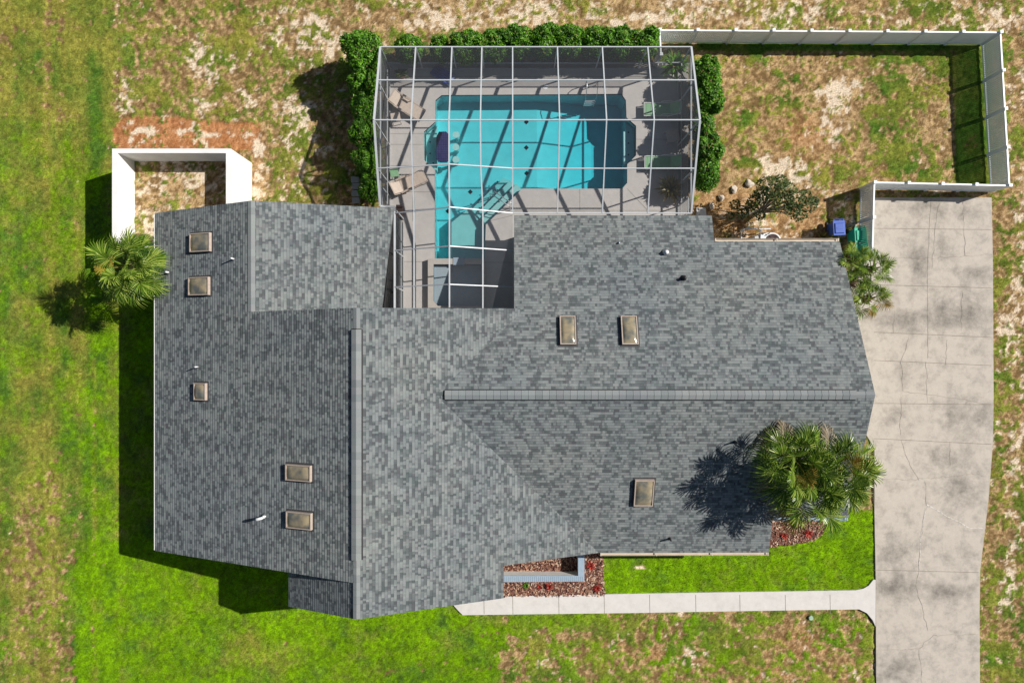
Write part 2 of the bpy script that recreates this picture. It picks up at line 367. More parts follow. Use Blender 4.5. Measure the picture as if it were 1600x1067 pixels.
def ground_fields(x, y):
    """linear base colour and grass mask for points (m); regions given in plan pixels of 33 mm"""
    X = 800 + x*F/H; Y = 533.5 - y*F/H
    wx = (n1.fbm(x, y, .35, 4)-.5)*60; wy = (n2.fbm(x, y, .35, 4)-.5)*60
    Xw, Yw = X + wx, Y + wy
    def rect(x0, x1, y0, y1, s=25, warp=.6):
        XX, YY = X + wx*warp, Y + wy*warp
        return sstep(x0-s, x0+s, XX)*(1-sstep(x1-s, x1+s, XX))*sstep(y0-s, y0+s, YY)*(1-sstep(y1-s, y1+s, YY))
    def blob(cx, cy, rx, ry): return np.exp(-(((Xw-cx)/rx)**2 + ((Yw-cy)/ry)**2))
    g = np.full(x.shape, .40, np.float32)      # grass cover
    lime = np.zeros(x.shape, np.float32)       # vivid watered lawn
    dry = np.full(x.shape, .45, np.float32)    # yellowed grass
    sand = np.full(x.shape, .25, np.float32)
    orange = np.zeros(x.shape, np.float32)
    def put(a, m, v): a += m*(v - a)
    # left lot
    m = rect(-2000, 178, -400, 330, 14, .35); put(g, m, .74); put(dry, m, .85); put(sand, m, .05)
    m = rect(-2000, 182, 200, 800, 30, .5); put(g, m, .90); put(dry, m, .55); put(sand, m, .0); put(lime, m, .16)
    m = blob(70, 110, 60, 60) + blob(160, 160, 25, 90); m = np.clip(m, 0, 1); put(g, m, .86); put(dry, m, .35)
    m = blob(20, 40, 70, 60); put(g, m*.7, .55); put(dry, m*.7, .95)
    m = rect(128, 250, 270, 1200, 12, .25); put(g, m, 1.0); put(lime, m, .58); put(dry, m, .25)
    m = rect(-2000, 118, 740, 2000, 16, .4); put(g, m, .60); put(dry, m, .75); put(lime, m, .05); put(sand, m, .05)
    m = rect(120, 1200, 850, 2000, 10, .15)*(1-sstep(640, 900, X + wx*3)); put(g, m, 1.05); put(lime, m, .95); put(dry, m, .12)
    m = blob(420, 1015, 75, 45); put(g, m*.9, .70); put(dry, m, .7); put(lime, m, .45)
    m = rect(250, 790, 1010, 2000, 25); put(g, m*.6, .85); put(lime, m*.5, .5)
    m = blob(240, 1040, 60, 25); put(dry, m*.5, .6)
    # top strip and north-west lot
    m = rect(178, 545, -400, 190, 14, .35); put(g, m, .46); put(dry, m, .62); put(sand, m, .18)
    for c in ((315, 95, 22, 26), (310, 160, 20, 12), (200, 155, 16, 18), (480, 60, 70, 45), (390, 150, 45, 20), (470, 185, 40, 30)):
        b = blob(*c); put(sand, b, .95); put(g, b*.7, .28)
    m = rect(540, 1510, -400, 45, 14, .4); put(g, m, .20); put(dry, m, .85); put(sand, m, .45)
    for c in ((705, 25, 60, 14), (1000, 30, 90, 12), (830, 10, 50, 20)): b = blob(*c); put(sand, b, .85); put(g, b, .14)
    for c in ((590, 10, 60, 14), (900, 15, 40, 12), (1300, 20, 120, 20), (1450, 20, 60, 22)): b = blob(*c); put(g, b, .5); put(dry, b, .5)
    # around the white enclosure
    m = np.clip(rect(178, 405, 190, 235, 9, .5), 0, 1); put(orange, m, 1.0); put(g, m, .12)
    m = np.clip(rect(205, 420, 204, 213, 6, .5) + rect(396, 416, 205, 312, 6, .4), 0, 1); put(sand, m, .80); put(g, m, .05); put(orange, m*.7, .1)
    m = rect(420, 600, 205, 320, 14, .6); put(g, m, .46); put(dry, m, .6); put(sand, m, .5)
    # fenced yard
    m = rect(1085, 1545, 60, 310, 10, .1); put(g, m, .29); put(dry, m, .74); put(sand, m, .15)
    for c in ((1300, 165, 42, 42), (1330, 130, 30, 25), (1222, 270, 45, 22), (1190, 250, 20, 18), (1290, 205, 26, 26), (1258, 300, 30, 16)): b = blob(*c)*.85; put(sand, b, .9); put(g, b, .12)
    for c in ((1405, 130, 28, 50), (1480, 105, 24, 36), (1390, 195, 45, 35), (1315, 275, 40, 22), (1300, 215, 20, 14), (1420, 255, 60, 25),
              (1220, 110, 30, 12), (1215, 155, 28, 22), (1160, 175, 28, 20), (1230, 235, 14, 10), (1170, 255, 25, 14), (1160, 85, 40, 10), (1420, 85, 50, 10)):
        b = blob(*c); put(g, b, .66); put(dry, b, .25)
    m = blob(1250, 215, 45, 40); put(orange, m*.35, .5); put(g, m*.4, .25)
    m = rect(1090, 1300, 300, 385, 10, .4); put(g, m, .20); put(orange, m, .10); put(sand, m, .42)
    m = rect(1300, 1366, 300, 385, 8, .2); put(g, m, .35); put(sand, m, .5)
    # east verge
    m = rect(1548, 3000, 60, 2000, 10, .3); put(g, m, .48); put(dry, m, .5); put(sand, m, .3)
    for c in ((1590, 500, 16, 90), (1592, 330, 14, 60), (1595, 700, 14, 90), (1560, 20, 60, 20), (1595, 150, 14, 60), (1590, 905, 12, 60)): b = blob(*c); put(sand, b, .85); put(g, b, .25)
    # front lawns
    m = rect(940, 1367, 800, 930, 6, .1); put(g, m, .98); put(lime, m, .9); put(dry, m, .2)
    m = blob(995, 890, 14, 5); put(g, m, .1); put(sand, m, 1.1)
    m = rect(780, 1367, 958, 2000, 10, .35); put(g, m, .52); put(dry, m, .5); put(lime, m, .30); put(sand, m, .25)
    m = blob(860, 975, 90, 14); put(g, m, .95); put(lime, m, .7)
    m = blob(830, 1010, 45, 20); put(g, m, .45); put(dry, m, .9)
    for c in ((1260, 1000, 40, 18), (1200, 1040, 40, 18), (1060, 1030, 60, 20), (1330, 1035, 25, 20), (960, 1010, 25, 12)): b = blob(*c); put(g, b, .36); put(orange, b*.4, .4); put(sand, b, .5)
    m = rect(143, 151, 560, 1200, 3, .12); put(g, m*.6, .45); put(dry, m, .9)
    m = rect(222, 394, 252, 420, 3, 0); put(g, m, .36); put(dry, m, .6); put(sand, m, .72); put(lime, m, 0); put(orange, m, 0)
    m = np.clip(rect(1494, 1550, 66, 296, 3, 0) + rect(1090, 1540, 60, 79, 2, 0), 0, 1); put(g, m, .85); put(dry, m, .15); put(sand, m, 0)  # dark green grass along the fence, painted to deepen its cast shadow
    stripe = (n2.fbm(x*1.0, y*.04, 1.3, 3, .6) - .5)*(1-sstep(170, 240, X)); dry = dry + stripe*1.3; g = g - np.maximum(stripe, 0)*.5
    # ---- compose
    fine = n3.fbm(x, y, 2.3, 5, .68); med = n4.fbm(x, y, .8, 5, .6); hi = n2.fbm(x+50, y, 6.5, 3, .7)
    soilA = np.array([.41, .280, .145]); soilB = np.array([.185, .117, .052]); sandC = np.array([.62, .51, .385]); orC = np.array([.40, .145, .055])
    a = sstep(.36, .62, hi*.5 + fine*.5)[..., None]
    c = (soilB*(1-a) + soilA*a)*(.65+.7*hi[..., None])
    o = np.clip(orange*1.7*sstep(.15, .5, fine + orange*.2), 0, .62)[..., None]; c = c*(1-o) + orC*o*(.75+.5*hi[..., None])
    sm = sstep(.47, .60, sand*.47 + (med*.35 + n1.fbm(x, y, 3.1, 4, .7)*.65 - .5)*1.5 + .205)[..., None]; c = c*(1-sm) + sandC*sm
    gm = sstep(.43, .58, g + .07 + (fine*.45 + med*.2 + n1.fbm(x-20, y+7, 4.6, 3, .7)*.35 - .5)*2.5)
    dn = np.clip(dry + (n1.fbm(x+9, y, 1.1, 4, .6)-.5)*1.6, 0, 1)[..., None]
    ln = np.clip(lime*.80 + (n4.fbm(x, y+30, 1.4, 5, .75)-.5)*2.3, 0, 1)[..., None]*np.sign(lime + .0)[..., None]
    green = np.array([.068, .140, .018]); olive = np.array([.26, .235, .045]); limeC = np.array([.140, .275, .000])
    gc = green*(1-dn*.85) + olive*dn*.85
    gc = gc*(1-ln) + limeC*ln
    k = (.42 + 1.16*hi)[..., None]*(.8+.4*n3.fbm(x, y+11, .5, 3, .6)[..., None])
    G = gm[..., None]
    col = c*(1-G) + gc*k*G
    return np.clip(col, .005, .85), gm, hi, fine

def point_in_poly(px, py, poly):
    ins = np.zeros(px.shape, bool); n = len(poly); j = n-1
    for i in range(n):
        xi, yi = poly[i][0], poly[i][1]; xj, yj = poly[j][0], poly[j][1]
        c = ((yi > py) != (yj > py)) & (px < (xj-xi)*(py-yi)/(yj-yi+1e-12)+xi); ins ^= c; j = i
    return ins

DECK = [(-6.5, 14.35), (9.1, 14.35), (9.1, 5.7), (.3, 5.7), (.3, 1.0), (-5.66, 1.0), (-5.66, 6.2), (-6.5, 6.2)]
def grid_ground(name, xs, ys, zb, hole=None, amp=.085):
    x, y = np.meshgrid(xs, ys); nx, ny = len(xs), len(ys)
    col, gm, hi, fine = ground_fields(x.astype(np.float64), y.astype(np.float64))
    r_ = sstep(44, 60, np.maximum(np.abs(x), np.abs(y)))[..., None]; col = col*(1-r_) + np.array([.16, .165, .05])*r_
    z = zb - amp + amp*(hi*.6*(.3+gm) + fine*.5) + gm*.015
    v = np.stack([x, y, z], -1).reshape(-1, 3).astype(np.float32)
    i = np.arange(nx-1)[None, :] + np.arange(ny-1)[:, None]*nx
    f = np.stack([i, i+1, i+1+nx, i+nx], -1).reshape(-1, 4)
    if hole is not None:
        cx = (xs[:-1]+xs[1:])/2; cy = (ys[:-1]+ys[1:])/2; cx, cy = np.meshgrid(cx, cy)
        f = f[~point_in_poly(cx.ravel(), cy.ravel(), hole)]
    me = bpy.data.meshes.new(name); me.vertices.add(len(v)); me.vertices.foreach_set('co', v.ravel())
    nf = len(f); me.loops.add(nf*4); me.loops.foreach_set('vertex_index', f.ravel().astype(np.int32))
    me.polygons.add(nf); me.polygons.foreach_set('loop_start', np.arange(0, nf*4, 4, dtype=np.int32))
    me.polygons.foreach_set('use_smooth', np.ones(nf, bool))
    me.update(calc_edges=True)
    at = me.color_attributes.new('Col', 'FLOAT_COLOR', 'POINT')
    at.data.foreach_set('color', np.concatenate([col.reshape(-1, 3), np.ones((len(v), 1))], 1).astype(np.float32).ravel())
    me.materials.append(M['ground']); o = bpy.data.objects.new(name, me); COL.objects.link(o)
    return o

st = .075
far = [-600, -300, -150, -90, -62]; q = .55
xs = np.array(far + list(np.arange(-60, -36, q)) + list(np.arange(-36, -28.6, .16)) + list(np.arange(-28.5, 28.5, st)) + list(np.arange(28.6, 36, .16)) + list(np.arange(36.2, 60, q)) + [-q for q in far[::-1]])
ys = np.array(far + list(np.arange(-60, -28, .55)) + list(np.arange(-28, -19.6, .16)) + list(np.arange(-19.5, 19.5, st)) + list(np.arange(19.6, 28, .16)) + list(np.arange(28.2, 60, .55)) + [-q for q in far[::-1]])
inner = [(p[0]*.985, p[1]*.985) for p in DECK]
tag(grid_ground('ground', xs, ys, -.02, [(-6.3, 14.2), (8.95, 14.2), (8.95, 5.85), (.15, 5.85), (.15, 1.15), (-5.7, 1.15), (-5.7, 6.3), (-6.3, 6.3)]), kind='structure')

# ---------------------------------------------------------------- flat slabs: driveway, path
def slab(name, poly, z1, m, th=.12, kind='structure', mb=None, parent=None):
    b = mb or MB(); b.prism(poly, z1-th, z1); o = b.build(name, m, parent)
    if kind: o['kind'] = kind
    return o
def px(pts, z=0): return [tuple(P(a, b, z)[:2]) for a, b in pts]
DRIVE = px([(1340, 309), (1549, 309), (1551, 420), (1552, 620), (1551, 690), (1544, 780), (1531, 890), (1530, 960), (1531, 1120), (1369, 1120), (1368, 905), (1366, 800), (1366, 700), (1330, 640), (1330, 420), (1364, 400), (1362, 309)][1:])
def strip(b, pts, wd, z, mi=0, jit=0):
    """a thin line laid on a slab along plan pixels"""
    q = []
    for i in range(len(pts)-1):
        a, c = Vector(pts[i]), Vector(pts[i+1]); n = max(1, int((c-a).length/6)) if jit else 1
        for k in range(n):
            p = a + (c-a)*k/n
            if jit and (i or k): p = p + Vector((random.uniform(-jit, jit), random.uniform(-jit, jit)))
            q.append(P(p.x, p.y, z))
    q.append(P(*pts[-1], z))
    for i in range(len(q)-1):
        d = (q[i+1]-q[i]); 
        if d.length < 1e-5: continue
        d.normalize(); nrm = Vector((-d.y, d.x, 0))*wd/2*(1 if not jit else random.uniform(.45, 1.1))
        a, c = q[i]-d*wd*.2, q[i+1]+d*wd*.2
        b.add([a-nrm, c-nrm, c+nrm, a+nrm], [(0, 1, 2, 3)], mi)
b = MB(); b.prism(DRIVE, -.12, .03)
zj = .034
for y0, y1 in ((357, 359), (445, 450), (519, 527), (563, 571), (630, 632), (685, 694), (890, 894)):
    strip(b, [(1366, y0), (1549 if y0 < 850 else 1529, y1)], .022, zj, 1)
strip(b, [(1455, 312), (1452, 360), (1449, 430), (1450, 560)], .016, zj+.002, 1, .6)
for pts in ([(1468, 312), (1462, 360), (1456, 420)], [(1397, 480), (1396, 520)], [(1503, 452), (1502, 518)], [(1420, 528), (1408, 565), (1411, 612)],
            [(1411, 612), (1445, 615), (1475, 620)], [(1408, 620), (1407, 680)], [(1475, 620), (1550, 632)], [(1480, 530), (1478, 570)],
            [(1408, 687), (1422, 728), (1436, 750)], [(1445, 752), (1448, 790)], [(1448, 790), (1441, 820), (1436, 890)],
            [(1436, 890), (1430, 915), (1440, 945), (1450, 985)], [(1370, 1016), (1435, 1014), (1450, 998), (1460, 992), (1529, 991)], [(1436, 1014), (1441, 1067)],
            [(1484, 690), (1485, 727)], [(1366, 402), (1440, 404), (1550, 398)], [(1505, 312), (1508, 400)], [(1370, 748), (1430, 749), (1530, 740)], [(1447, 565), (1449, 630)]):
    strip(b, pts, .013, zj+.004, 2, 1.4)
for pts in ([(1448, 788), (1480, 806), (1515, 824), (1535, 825)], [(1447, 790), (1439, 840), (1436, 888)]):
    strip(b, pts, .06, zj+.002, 3, .8)
b.build('driveway', [M['driveway'], M['joint'], M['crack'], M['patch']])['kind'] = 'structure'

WALK = px([(690, 925), (787, 931), (1000, 926.5), (1335, 921.5), (1348, 919), (1357, 914), (1364, 905), (1367.5, 905), (1367.5, 978), (1363, 968), (1354, 957), (1342, 951), (1200, 953), (1000, 956.5), (800, 959), (723, 960), (716, 953), (700, 935)])
b = MB(); b.prism(WALK, -.1, .045)
for x in (756, 801, 873, 944, 1015, 1087, 1156, 1227, 1297): strip(b, [(x, 929), (x+.5, 959)], .022, .049, 1)
b.build('path', [M['walk'], M['joint']])['kind'] = 'structure'

# ---------------------------------------------------------------- pool deck with the pool cut out
POOL = [(690, 149), (971, 147), (978, 157), (979, 184), (994, 197), (994, 243), (980, 257), (980, 286), (972, 295), (816, 295), (759, 351.5), (757.5, 404), (679.5, 404), (679.5, 265), (663, 250.5), (662.5, 206), (680, 190.5), (680.5, 157)]
poolw = px(POOL)
def poly_hole(mb, outer, holes, z, mi=0):
    loops = [[Vector((p[0], p[1], 0)) for p in outer]] + [[Vector((p[0], p[1], 0)) for p in h] for h in holes]
    flat = [p for l in loops for p in l]; tris = tessellate_polygon(loops)
    vs = [(p.x, p.y, z) for p in flat]; fs = []
    for t in tris:
        a, b_, c = (flat[i] for i in t)
        fs.append(t if (b_-a).cross(c-a).z > 0 else t[::-1])
    mb.add(vs, fs, mi)
b = MB(); poly_hole(b, DECK, [poolw], .0)
n = len(DECK)
vs = [(p[0], p[1], z) for z in (0, -.25) for p in DECK]
b.add(vs, [(i, i+n, (i+1) % n + n, (i+1) % n) for i in range(n)])
for pts in ([(610, 209), (662, 209)], [(610, 226), (662, 226)], [(610, 259), (664, 259)], [(610, 300), (679, 300)], [(610, 409), (664, 409)],
            [(804, 329), (1058, 329)], [(994, 218), (1058, 218)], [(980, 295), (1012, 329)], [(906, 296), (906, 329)], [(758, 410), (800, 410)], [(767, 345), (800, 337)], [(700, 104), (701, 148)], [(610, 120), (1058, 120)], [(645, 300), (645, 345)]):
    strip(b, pts, .016, .004, 1)
b.build('pool_deck', [M['deck'], M['joint']])['kind'] = 'structure'

# pool
pool = empty('swimming_pool', P(820, 220, 0), 0, 'turquoise swimming pool with angled corners inside the screened cage', 'swimming pool')
def depth(x, y):
    X = 800 + x*F/H
    return -1.15 - .55*max(0, min(1, (X-840)/90))
def in_parent(mb, par):
    L = par.location; mb.v = [(v[0]-L.x, v[1]-L.y, v[2]-L.z) for v in mb.v]
def world_build(mb, name, mats, par, **k):
    in_parent(mb, par); return mb.build(name, mats, par, **k)
# basin
bm = bmesh.new(); fv = [bm.verts.new((p[0], p[1], 0)) for p in poolw]; bm.faces.new(fv)
for X in (700, 760, 840, 870, 900, 930, 960):
    g = bm.verts[:] + bm.edges[:] + bm.faces[:]
    bmesh.ops.bisect_plane(bm, geom=g, plane_co=P(X, 0), plane_no=(1, 0, 0))
for v in bm.verts: v.co.z = depth(v.co.x, v.co.y)
bm.verts.index_update(); b = MB()
b.add([v.co[:] for v in bm.verts], [[v.index for v in f.verts] for f in bm.faces])
if sum((f.normal.z for f in bm.faces)) < 0: pass
bm.free()
n = len(poolw)
for i in range(n):
    a, c = poolw[i], poolw[(i+1) % n]
    za, zc = depth(*a), depth(*c)
    b.add([(*a, za-.02), (*c, zc-.02), (*c, -.16), (*a, -.16)], [(0, 1, 2, 3)], 0)
    b.add([(*a, -.16), (*c, -.16), (*c, .0), (*a, .0)], [(0, 1, 2, 3)], 1)
world_build(b, 'basin', [M['plaster'], M['tile']], pool)
# water
def offset_poly(poly, d):
    n = len(poly); out = []
    ar = sum(poly[i][0]*poly[(i+1) % n][1] - poly[(i+1) % n][0]*poly[i][1] for i in range(n)); sg = 1 if ar > 0 else -1
    for i in range(n):
        p0, p1, p2 = Vector(poly[i-1][:2]), Vector(poly[i][:2]), Vector(poly[(i+1) % n][:2])
        d1 = (p1-p0).normalized(); d2 = (p2-p1).normalized()
        n1_ = Vector((-d1.y, d1.x))*sg; n2_ = Vector((-d2.y, d2.x))*sg; bis = (n1_+n2_).normalized()
        out.append(tuple(p1 + bis*d/max(.3, bis.dot(n1_))))
    return out
b = MB(); wp = offset_poly(poolw, .004); b.prism(wp, -1.9, -.09)
world_build(b, 'water', M['water'], pool)
# entry steps along the diagonal edge
dg = Vector((.71, -.70)); nm = Vector((-.70, -.71)); A0 = Vector((759, 351.5)); B0 = Vector((816, 295))
for k, (w0, w1, z) in enumerate(((-.5, 13, -.28), (13, 25, -.5), (25, 37, -.75))):
    b = MB(); e0 = 0 if k == 0 else 4*k
    q = [A0 + nm*w0 + dg*e0*0, B0 + nm*w0, B0 + nm*w1 - dg*3*k, A0 + nm*w1 + dg*3*k]
    b.prism(px([tuple(p) for p in q]), -1.14, z)
    for s_ in (.25, .5, .75):
        c = A0 + (B0-A0)*s_ + nm*(w1-1.8); c = P(c.x, c.y, z)
        b.prism([(c.x-.05, c.y), (c.x, c.y-.05), (c.x+.05, c.y), (c.x, c.y+.05)], z, z+.005, 1, False)
    world_build(b, 'step', [M['bench'], M['tile']], pool)
# shelf that links the steps with the shallow arm
b = MB(); b.prism(px([(757, 352), (757, 403), (740, 403), (704, 403), (704, 345), (735, 320)]), -1.14, -.52)
world_build(b, 'shallow_shelf', M['bench'], pool)
# corner benches
for poly, tiles in (([(664, 207), (679, 193), (681, 193), (681, 262), (679, 262), (664, 249)], [(677, 205), (672, 222), (672, 240), (677, 255)]),
                    ([(979, 186), (993, 198), (993, 242), (979.5, 255)], [(982, 207), (982, 224), (982, 242)])):
    b = MB(); b.prism(px(poly), -1.6, -.45, 0)
    for (X, Y) in tiles:
        c = P(X, Y, -.44); b.prism([(c.x-.05, c.y), (c.x, c.y-.05), (c.x+.05, c.y), (c.x, c.y+.05)], -.449, -.444, 1, False)
    world_build(b, 'corner_bench', [M['bench'], M['tile']], pool)
b = MB(); b.prism(px([(976.5, 202), (979, 202), (979.5, 254), (977, 254)]), -.62, -.44)  # white strip painting the sunlit stripe along the east bench edge
world_build(b, 'bench_sunlit_strip', M['white'], pool)
# floor tiles
for X, Y in ((822.5, 191), (822.5, 231), (823, 271), (735, 300), (700, 330)):
    c = P(X, Y, -1.15); b = MB()
    b.prism([(c.x-.13, c.y), (c.x, c.y-.13), (c.x+.13, c.y), (c.x, c.y+.13)], -1.148, -1.135, 0, False)
    world_build(b, 'floor_tile', M['tile'], pool)
# swim-up table and stools
b = MB(); c = [(686, 206.5), (697, 206), (703, 212), (703, 249), (698, 254), (687, 254), (682, 249), (682, 214)]
b.prism(px(c), -.05, .04, 0); b.prism(px([(689, 220), (696, 220), (696, 240), (689, 240)]), -1.1, -.05, 1)
world_build(b, 'swim_up_table', [M['navy'], M['plaster']], pool)
for Y in (211, 230.5, 250):
    b = MB(); c = P(712.5, Y, -.25)
    b.tube([(c.x, c.y, -1.12), (c.x, c.y, -.3)], .09, 12); b.tube([(c.x, c.y, -.3), (c.x, c.y, -.2)], [.17, .18], 20)
    world_build(b, 'pool_stool', M['bench'], pool)
# ladder
def rail_obj(name, pts, r, par): b = MB(); b.tube(pts, r, 8); return world_build(b, name, M['steel'], par, smooth=True)
for X in (914.5, 931):
    a = P(X, 134); c = P(X-.5, 157)
    rail_obj('ladder_rail', [(a.x, a.y, 0), (a.x, a.y, .6), (a.x, a.y-.1, .78), (a.x, a.y-.3, .82), (c.x, c.y+.1, .7), (c.x, c.y, .3), (c.x, c.y, -1.0)], .022, pool)
for z in (-.15, -.45, -.75):
    b = MB(); a = P(914, 157); c = P(931, 157); b.bar((a.x, a.y, z), (c.x, a.y, z), .09, .03); world_build(b, 'ladder_tread', M['steel'], pool)
a = P(766, 306); c = P(797, 328)
rail_obj('handrail', [(a.x, a.y, -.7), (a.x, a.y, .45), (a.x+.1, a.y-.07, .62), (c.x-.15, c.y+.1, .8), (c.x, c.y, .7), (c.x+.02, c.y-.02, 0)], .024, pool)
rail_obj('handrail', [(a.x+.14, a.y+.14, -.7), (a.x+.14, a.y+.14, .45), (a.x+.24, a.y+.07, .62), (c.x-.01, c.y+.24, .8), (c.x+.14, c.y+.14, .7), (c.x+.16, c.y+.12, 0)], .024, pool)

# spa
spa = empty('spa', P(715, 440, 0), 0, 'raised dark blue spa tub with pale coping at the south end of the pool', 'spa')
so = px([(668.5, 404.5), (757, 404.5), (757, 481), (668.5, 481)], .3); si = px([(677.5, 413), (752.5, 413), (752.5, 478), (684, 478), (677.5, 470)], .3)
b = MB(); poly_hole(b, so, [si], .3)
for i in range(4): a, c = so[i], so[(i+1) % 4]; b.add([(*a, -.2), (*c, -.2), (*c, .3), (*a, .3)], [(0, 1, 2, 3)], 0)
for i in range(5): a, c = si[i], si[(i+1) % 5]; b.add([(*a, .3), (*c, .3), (*c, .12), (*a, .12)], [(0, 1, 2, 3)], 1); b.add([(*a, .12), (*c, .12), (*c, -.8), (*a, -.8)], [(0, 1, 2, 3)], 2)
world_build(b, 'coping', [M['coping'], M['tile'], M['spa_plaster']], spa)
b = MB(); b.prism(si, -.85, -.8); b.prism(px([(678, 460), (752, 460), (752, 477), (684, 477), (678, 469)], -.3), -.8, -.3)
for X, Y in ((689, 440), (747, 440), (686, 467), (718, 465), (747, 467), (731, 424)): c = P(X, Y, -.29); b.prism([(c.x-.05, c.y), (c.x, c.y-.05), (c.x+.05, c.y), (c.x, c.y+.05)], -.3 if Y > 459 else -.8, -.295 if Y > 459 else -.79, 1, False)
world_build(b, 'spa_floor', [M['spa_plaster'], M['tile']], spa)
b = MB(); b.prism(offset_poly(si, .004), -.79, .2); world_build(b, 'spa_water', M['spa_water'], spa)
b = MB(); b.prism(px([(708, 402.5), (726, 402.5), (725, 414), (708, 414)], .33), .18, .325); world_build(b, 'spillway', M['blue_cap'], spa)

# ---------------------------------------------------------------- house
house = empty('house', (0, 0, 0), 0, 'sprawling one-storey house under a grey shingle roof with skylights', 'house')
pA = lambda x, y: 3.0 + .35*(x+16.81)
pB = lambda x, y: 6.6 - .345*(x+6.51)
pC = lambda x, y: 4.83 - .35*(x+11.6)
pN = lambda x, y: 5.5 - .355*(y+2.32)
pS = lambda x, y: 5.5 + .335*(y+2.32)
pE = lambda x, y: 6.6 - .595*(-6.51-x)
EXP = .130
def clip_poly(poly, f, sign):
    out = []; n = len(poly)
    for i in range(n):
        a, b_ = poly[i], poly[(i+1) % n]; fa, fb = f(a)*sign, f(b_)*sign
        if fa >= 0: out.append(a)
        if (fa > 0 > fb) or (fa < 0 < fb):
            t = fa/(fa-fb); out.append(tuple(a[k]+(b_[k]-a[k])*t for k in range(len(a))))
    return out
def roof_slope(mb, poly, plane, under=.17, fm=1):
    """shingle courses laid as overlapping strips on one roof plane"""
    o = Vector((0, 0, plane(0, 0))); gx = plane(1, 0)-plane(0, 0); gy = plane(0, 1)-plane(0, 0)
    nrm = Vector((-gx, -gy, 1)).normalized(); up = Vector((gx, gy, gx*gx+gy*gy)).normalized(); uu = up.cross(nrm).normalized()
    P3 = [Vector((p[0], p[1], plane(p[0], p[1]))) for p in poly]
    uv = [((p-o).dot(uu), (p-o).dot(up)) for p in P3]
    tris = tessellate_polygon([[Vector((a, c, 0)) for a, c in uv]])
    to3 = lambda a, c, h: o + uu*a + up*c + nrm*h
    for t in tris:
        tri = [uv[i] for i in t]
        ar = (tri[1][0]-tri[0][0])*(tri[2][1]-tri[0][1]) - (tri[2][0]-tri[0][0])*(tri[1][1]-tri[0][1])
        if abs(ar) < 1e-6: continue
        if ar < 0: tri = tri[::-1]
        v0 = min(p[1] for p in tri); v1 = max(p[1] for p in tri)
        for k in range(int(math.floor(v0/EXP)), int(math.floor(v1/EXP))+1):
            lo, hi_ = k*EXP, (k+1)*EXP
            q = clip_poly(tri, lambda p: p[1]-lo, 1)
            if len(q) >= 3: q = clip_poly(q, lambda p: p[1]-hi_, -1)
            if len(q) < 3: continue
            vs = [to3(p[0], p[1], .008 + .012*(1-(p[1]-lo)/EXP)) for p in q]
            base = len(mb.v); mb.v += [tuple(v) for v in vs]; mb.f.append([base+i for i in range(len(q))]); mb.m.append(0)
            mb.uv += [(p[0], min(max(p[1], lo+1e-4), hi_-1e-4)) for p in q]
            for i in range(len(q)):
                a, c = q[i], q[(i+1) % len(q)]
                if abs(a[1]-lo) < 1e-5 and abs(c[1]-lo) < 1e-5:
                    base = len(mb.v); mb.v += [tuple(to3(a[0], lo, .0015)), tuple(to3(c[0], lo, .0015)), tuple(to3(c[0], lo, .0215)), tuple(to3(a[0], lo, .0215))]
                    mb.f.append([base, base+1, base+2, base+3]); mb.m.append(0); mb.uv += [(a[0], lo+.001), (c[0], lo+.001), (c[0], lo+.001), (a[0], lo+.001)]
    # fascia and soffit
    n = len(P3); ar = sum(P3[i].x*P3[(i+1) % n].y-P3[(i+1) % n].x*P3[i].y for i in range(n))
    for i in range(n):
        a, c = P3[i], P3[(i+1) % n]
        base = len(mb.v); mb.v += [tuple(a+nrm*.001), tuple(c+nrm*.001), tuple(c-Vector((0, 0, under))), tuple(a-Vector((0, 0, under)))]
        mb.f.append([base, base+1, base+2, base+3] if ar < 0 else [base+3, base+2, base+1, base]); mb.m.append(fm); mb.uv += [(0, 0)]*4
    tr = tessellate_polygon([[Vector((p.x, p.y, 0)) for p in P3]])
    for t in tr:
        base = len(mb.v); mb.v += [tuple(P3[i]-Vector((0, 0, under))) for i in t]; mb.f.append([base, base+1, base+2]); mb.m.append(1); mb.uv += [(0, 0)]*3
b = MB(); b.uv = []
roof_slope(b, [(-16.81, 6.05), (-16.81, -9.86), (-6.51, -10.12), (-6.51, 1.41), (-11.6, 1.32), (-11.6, 6.26)], pA)
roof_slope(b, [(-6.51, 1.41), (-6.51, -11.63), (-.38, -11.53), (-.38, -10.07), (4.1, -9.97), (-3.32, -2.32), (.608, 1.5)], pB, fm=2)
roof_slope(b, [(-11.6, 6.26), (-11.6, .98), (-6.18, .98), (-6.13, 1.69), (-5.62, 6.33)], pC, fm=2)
roof_slope(b, [(-3.32, -2.32), (15.8, -2.32), (15.45, 4.71), (9.55, 4.71), (9.55, 6.02), (.1, 6.02), (.1, 1.5), (.608, 1.5)], pN)
roof_slope(b, [(-3.32, -2.32), (4.1, -9.97), (12.12, -9.95), (12.1, -8.15), (15.6, -8.15), (15.8, -2.32)], pS)
roof_slope(b, [(-6.51, -9.7), (-10.03, -9.7), (-10.03, -11.9), (-6.51, -11.63)], pE)
world_build(b, 'roof', [M['shingle'], M['white'], M['darktrim']], house)
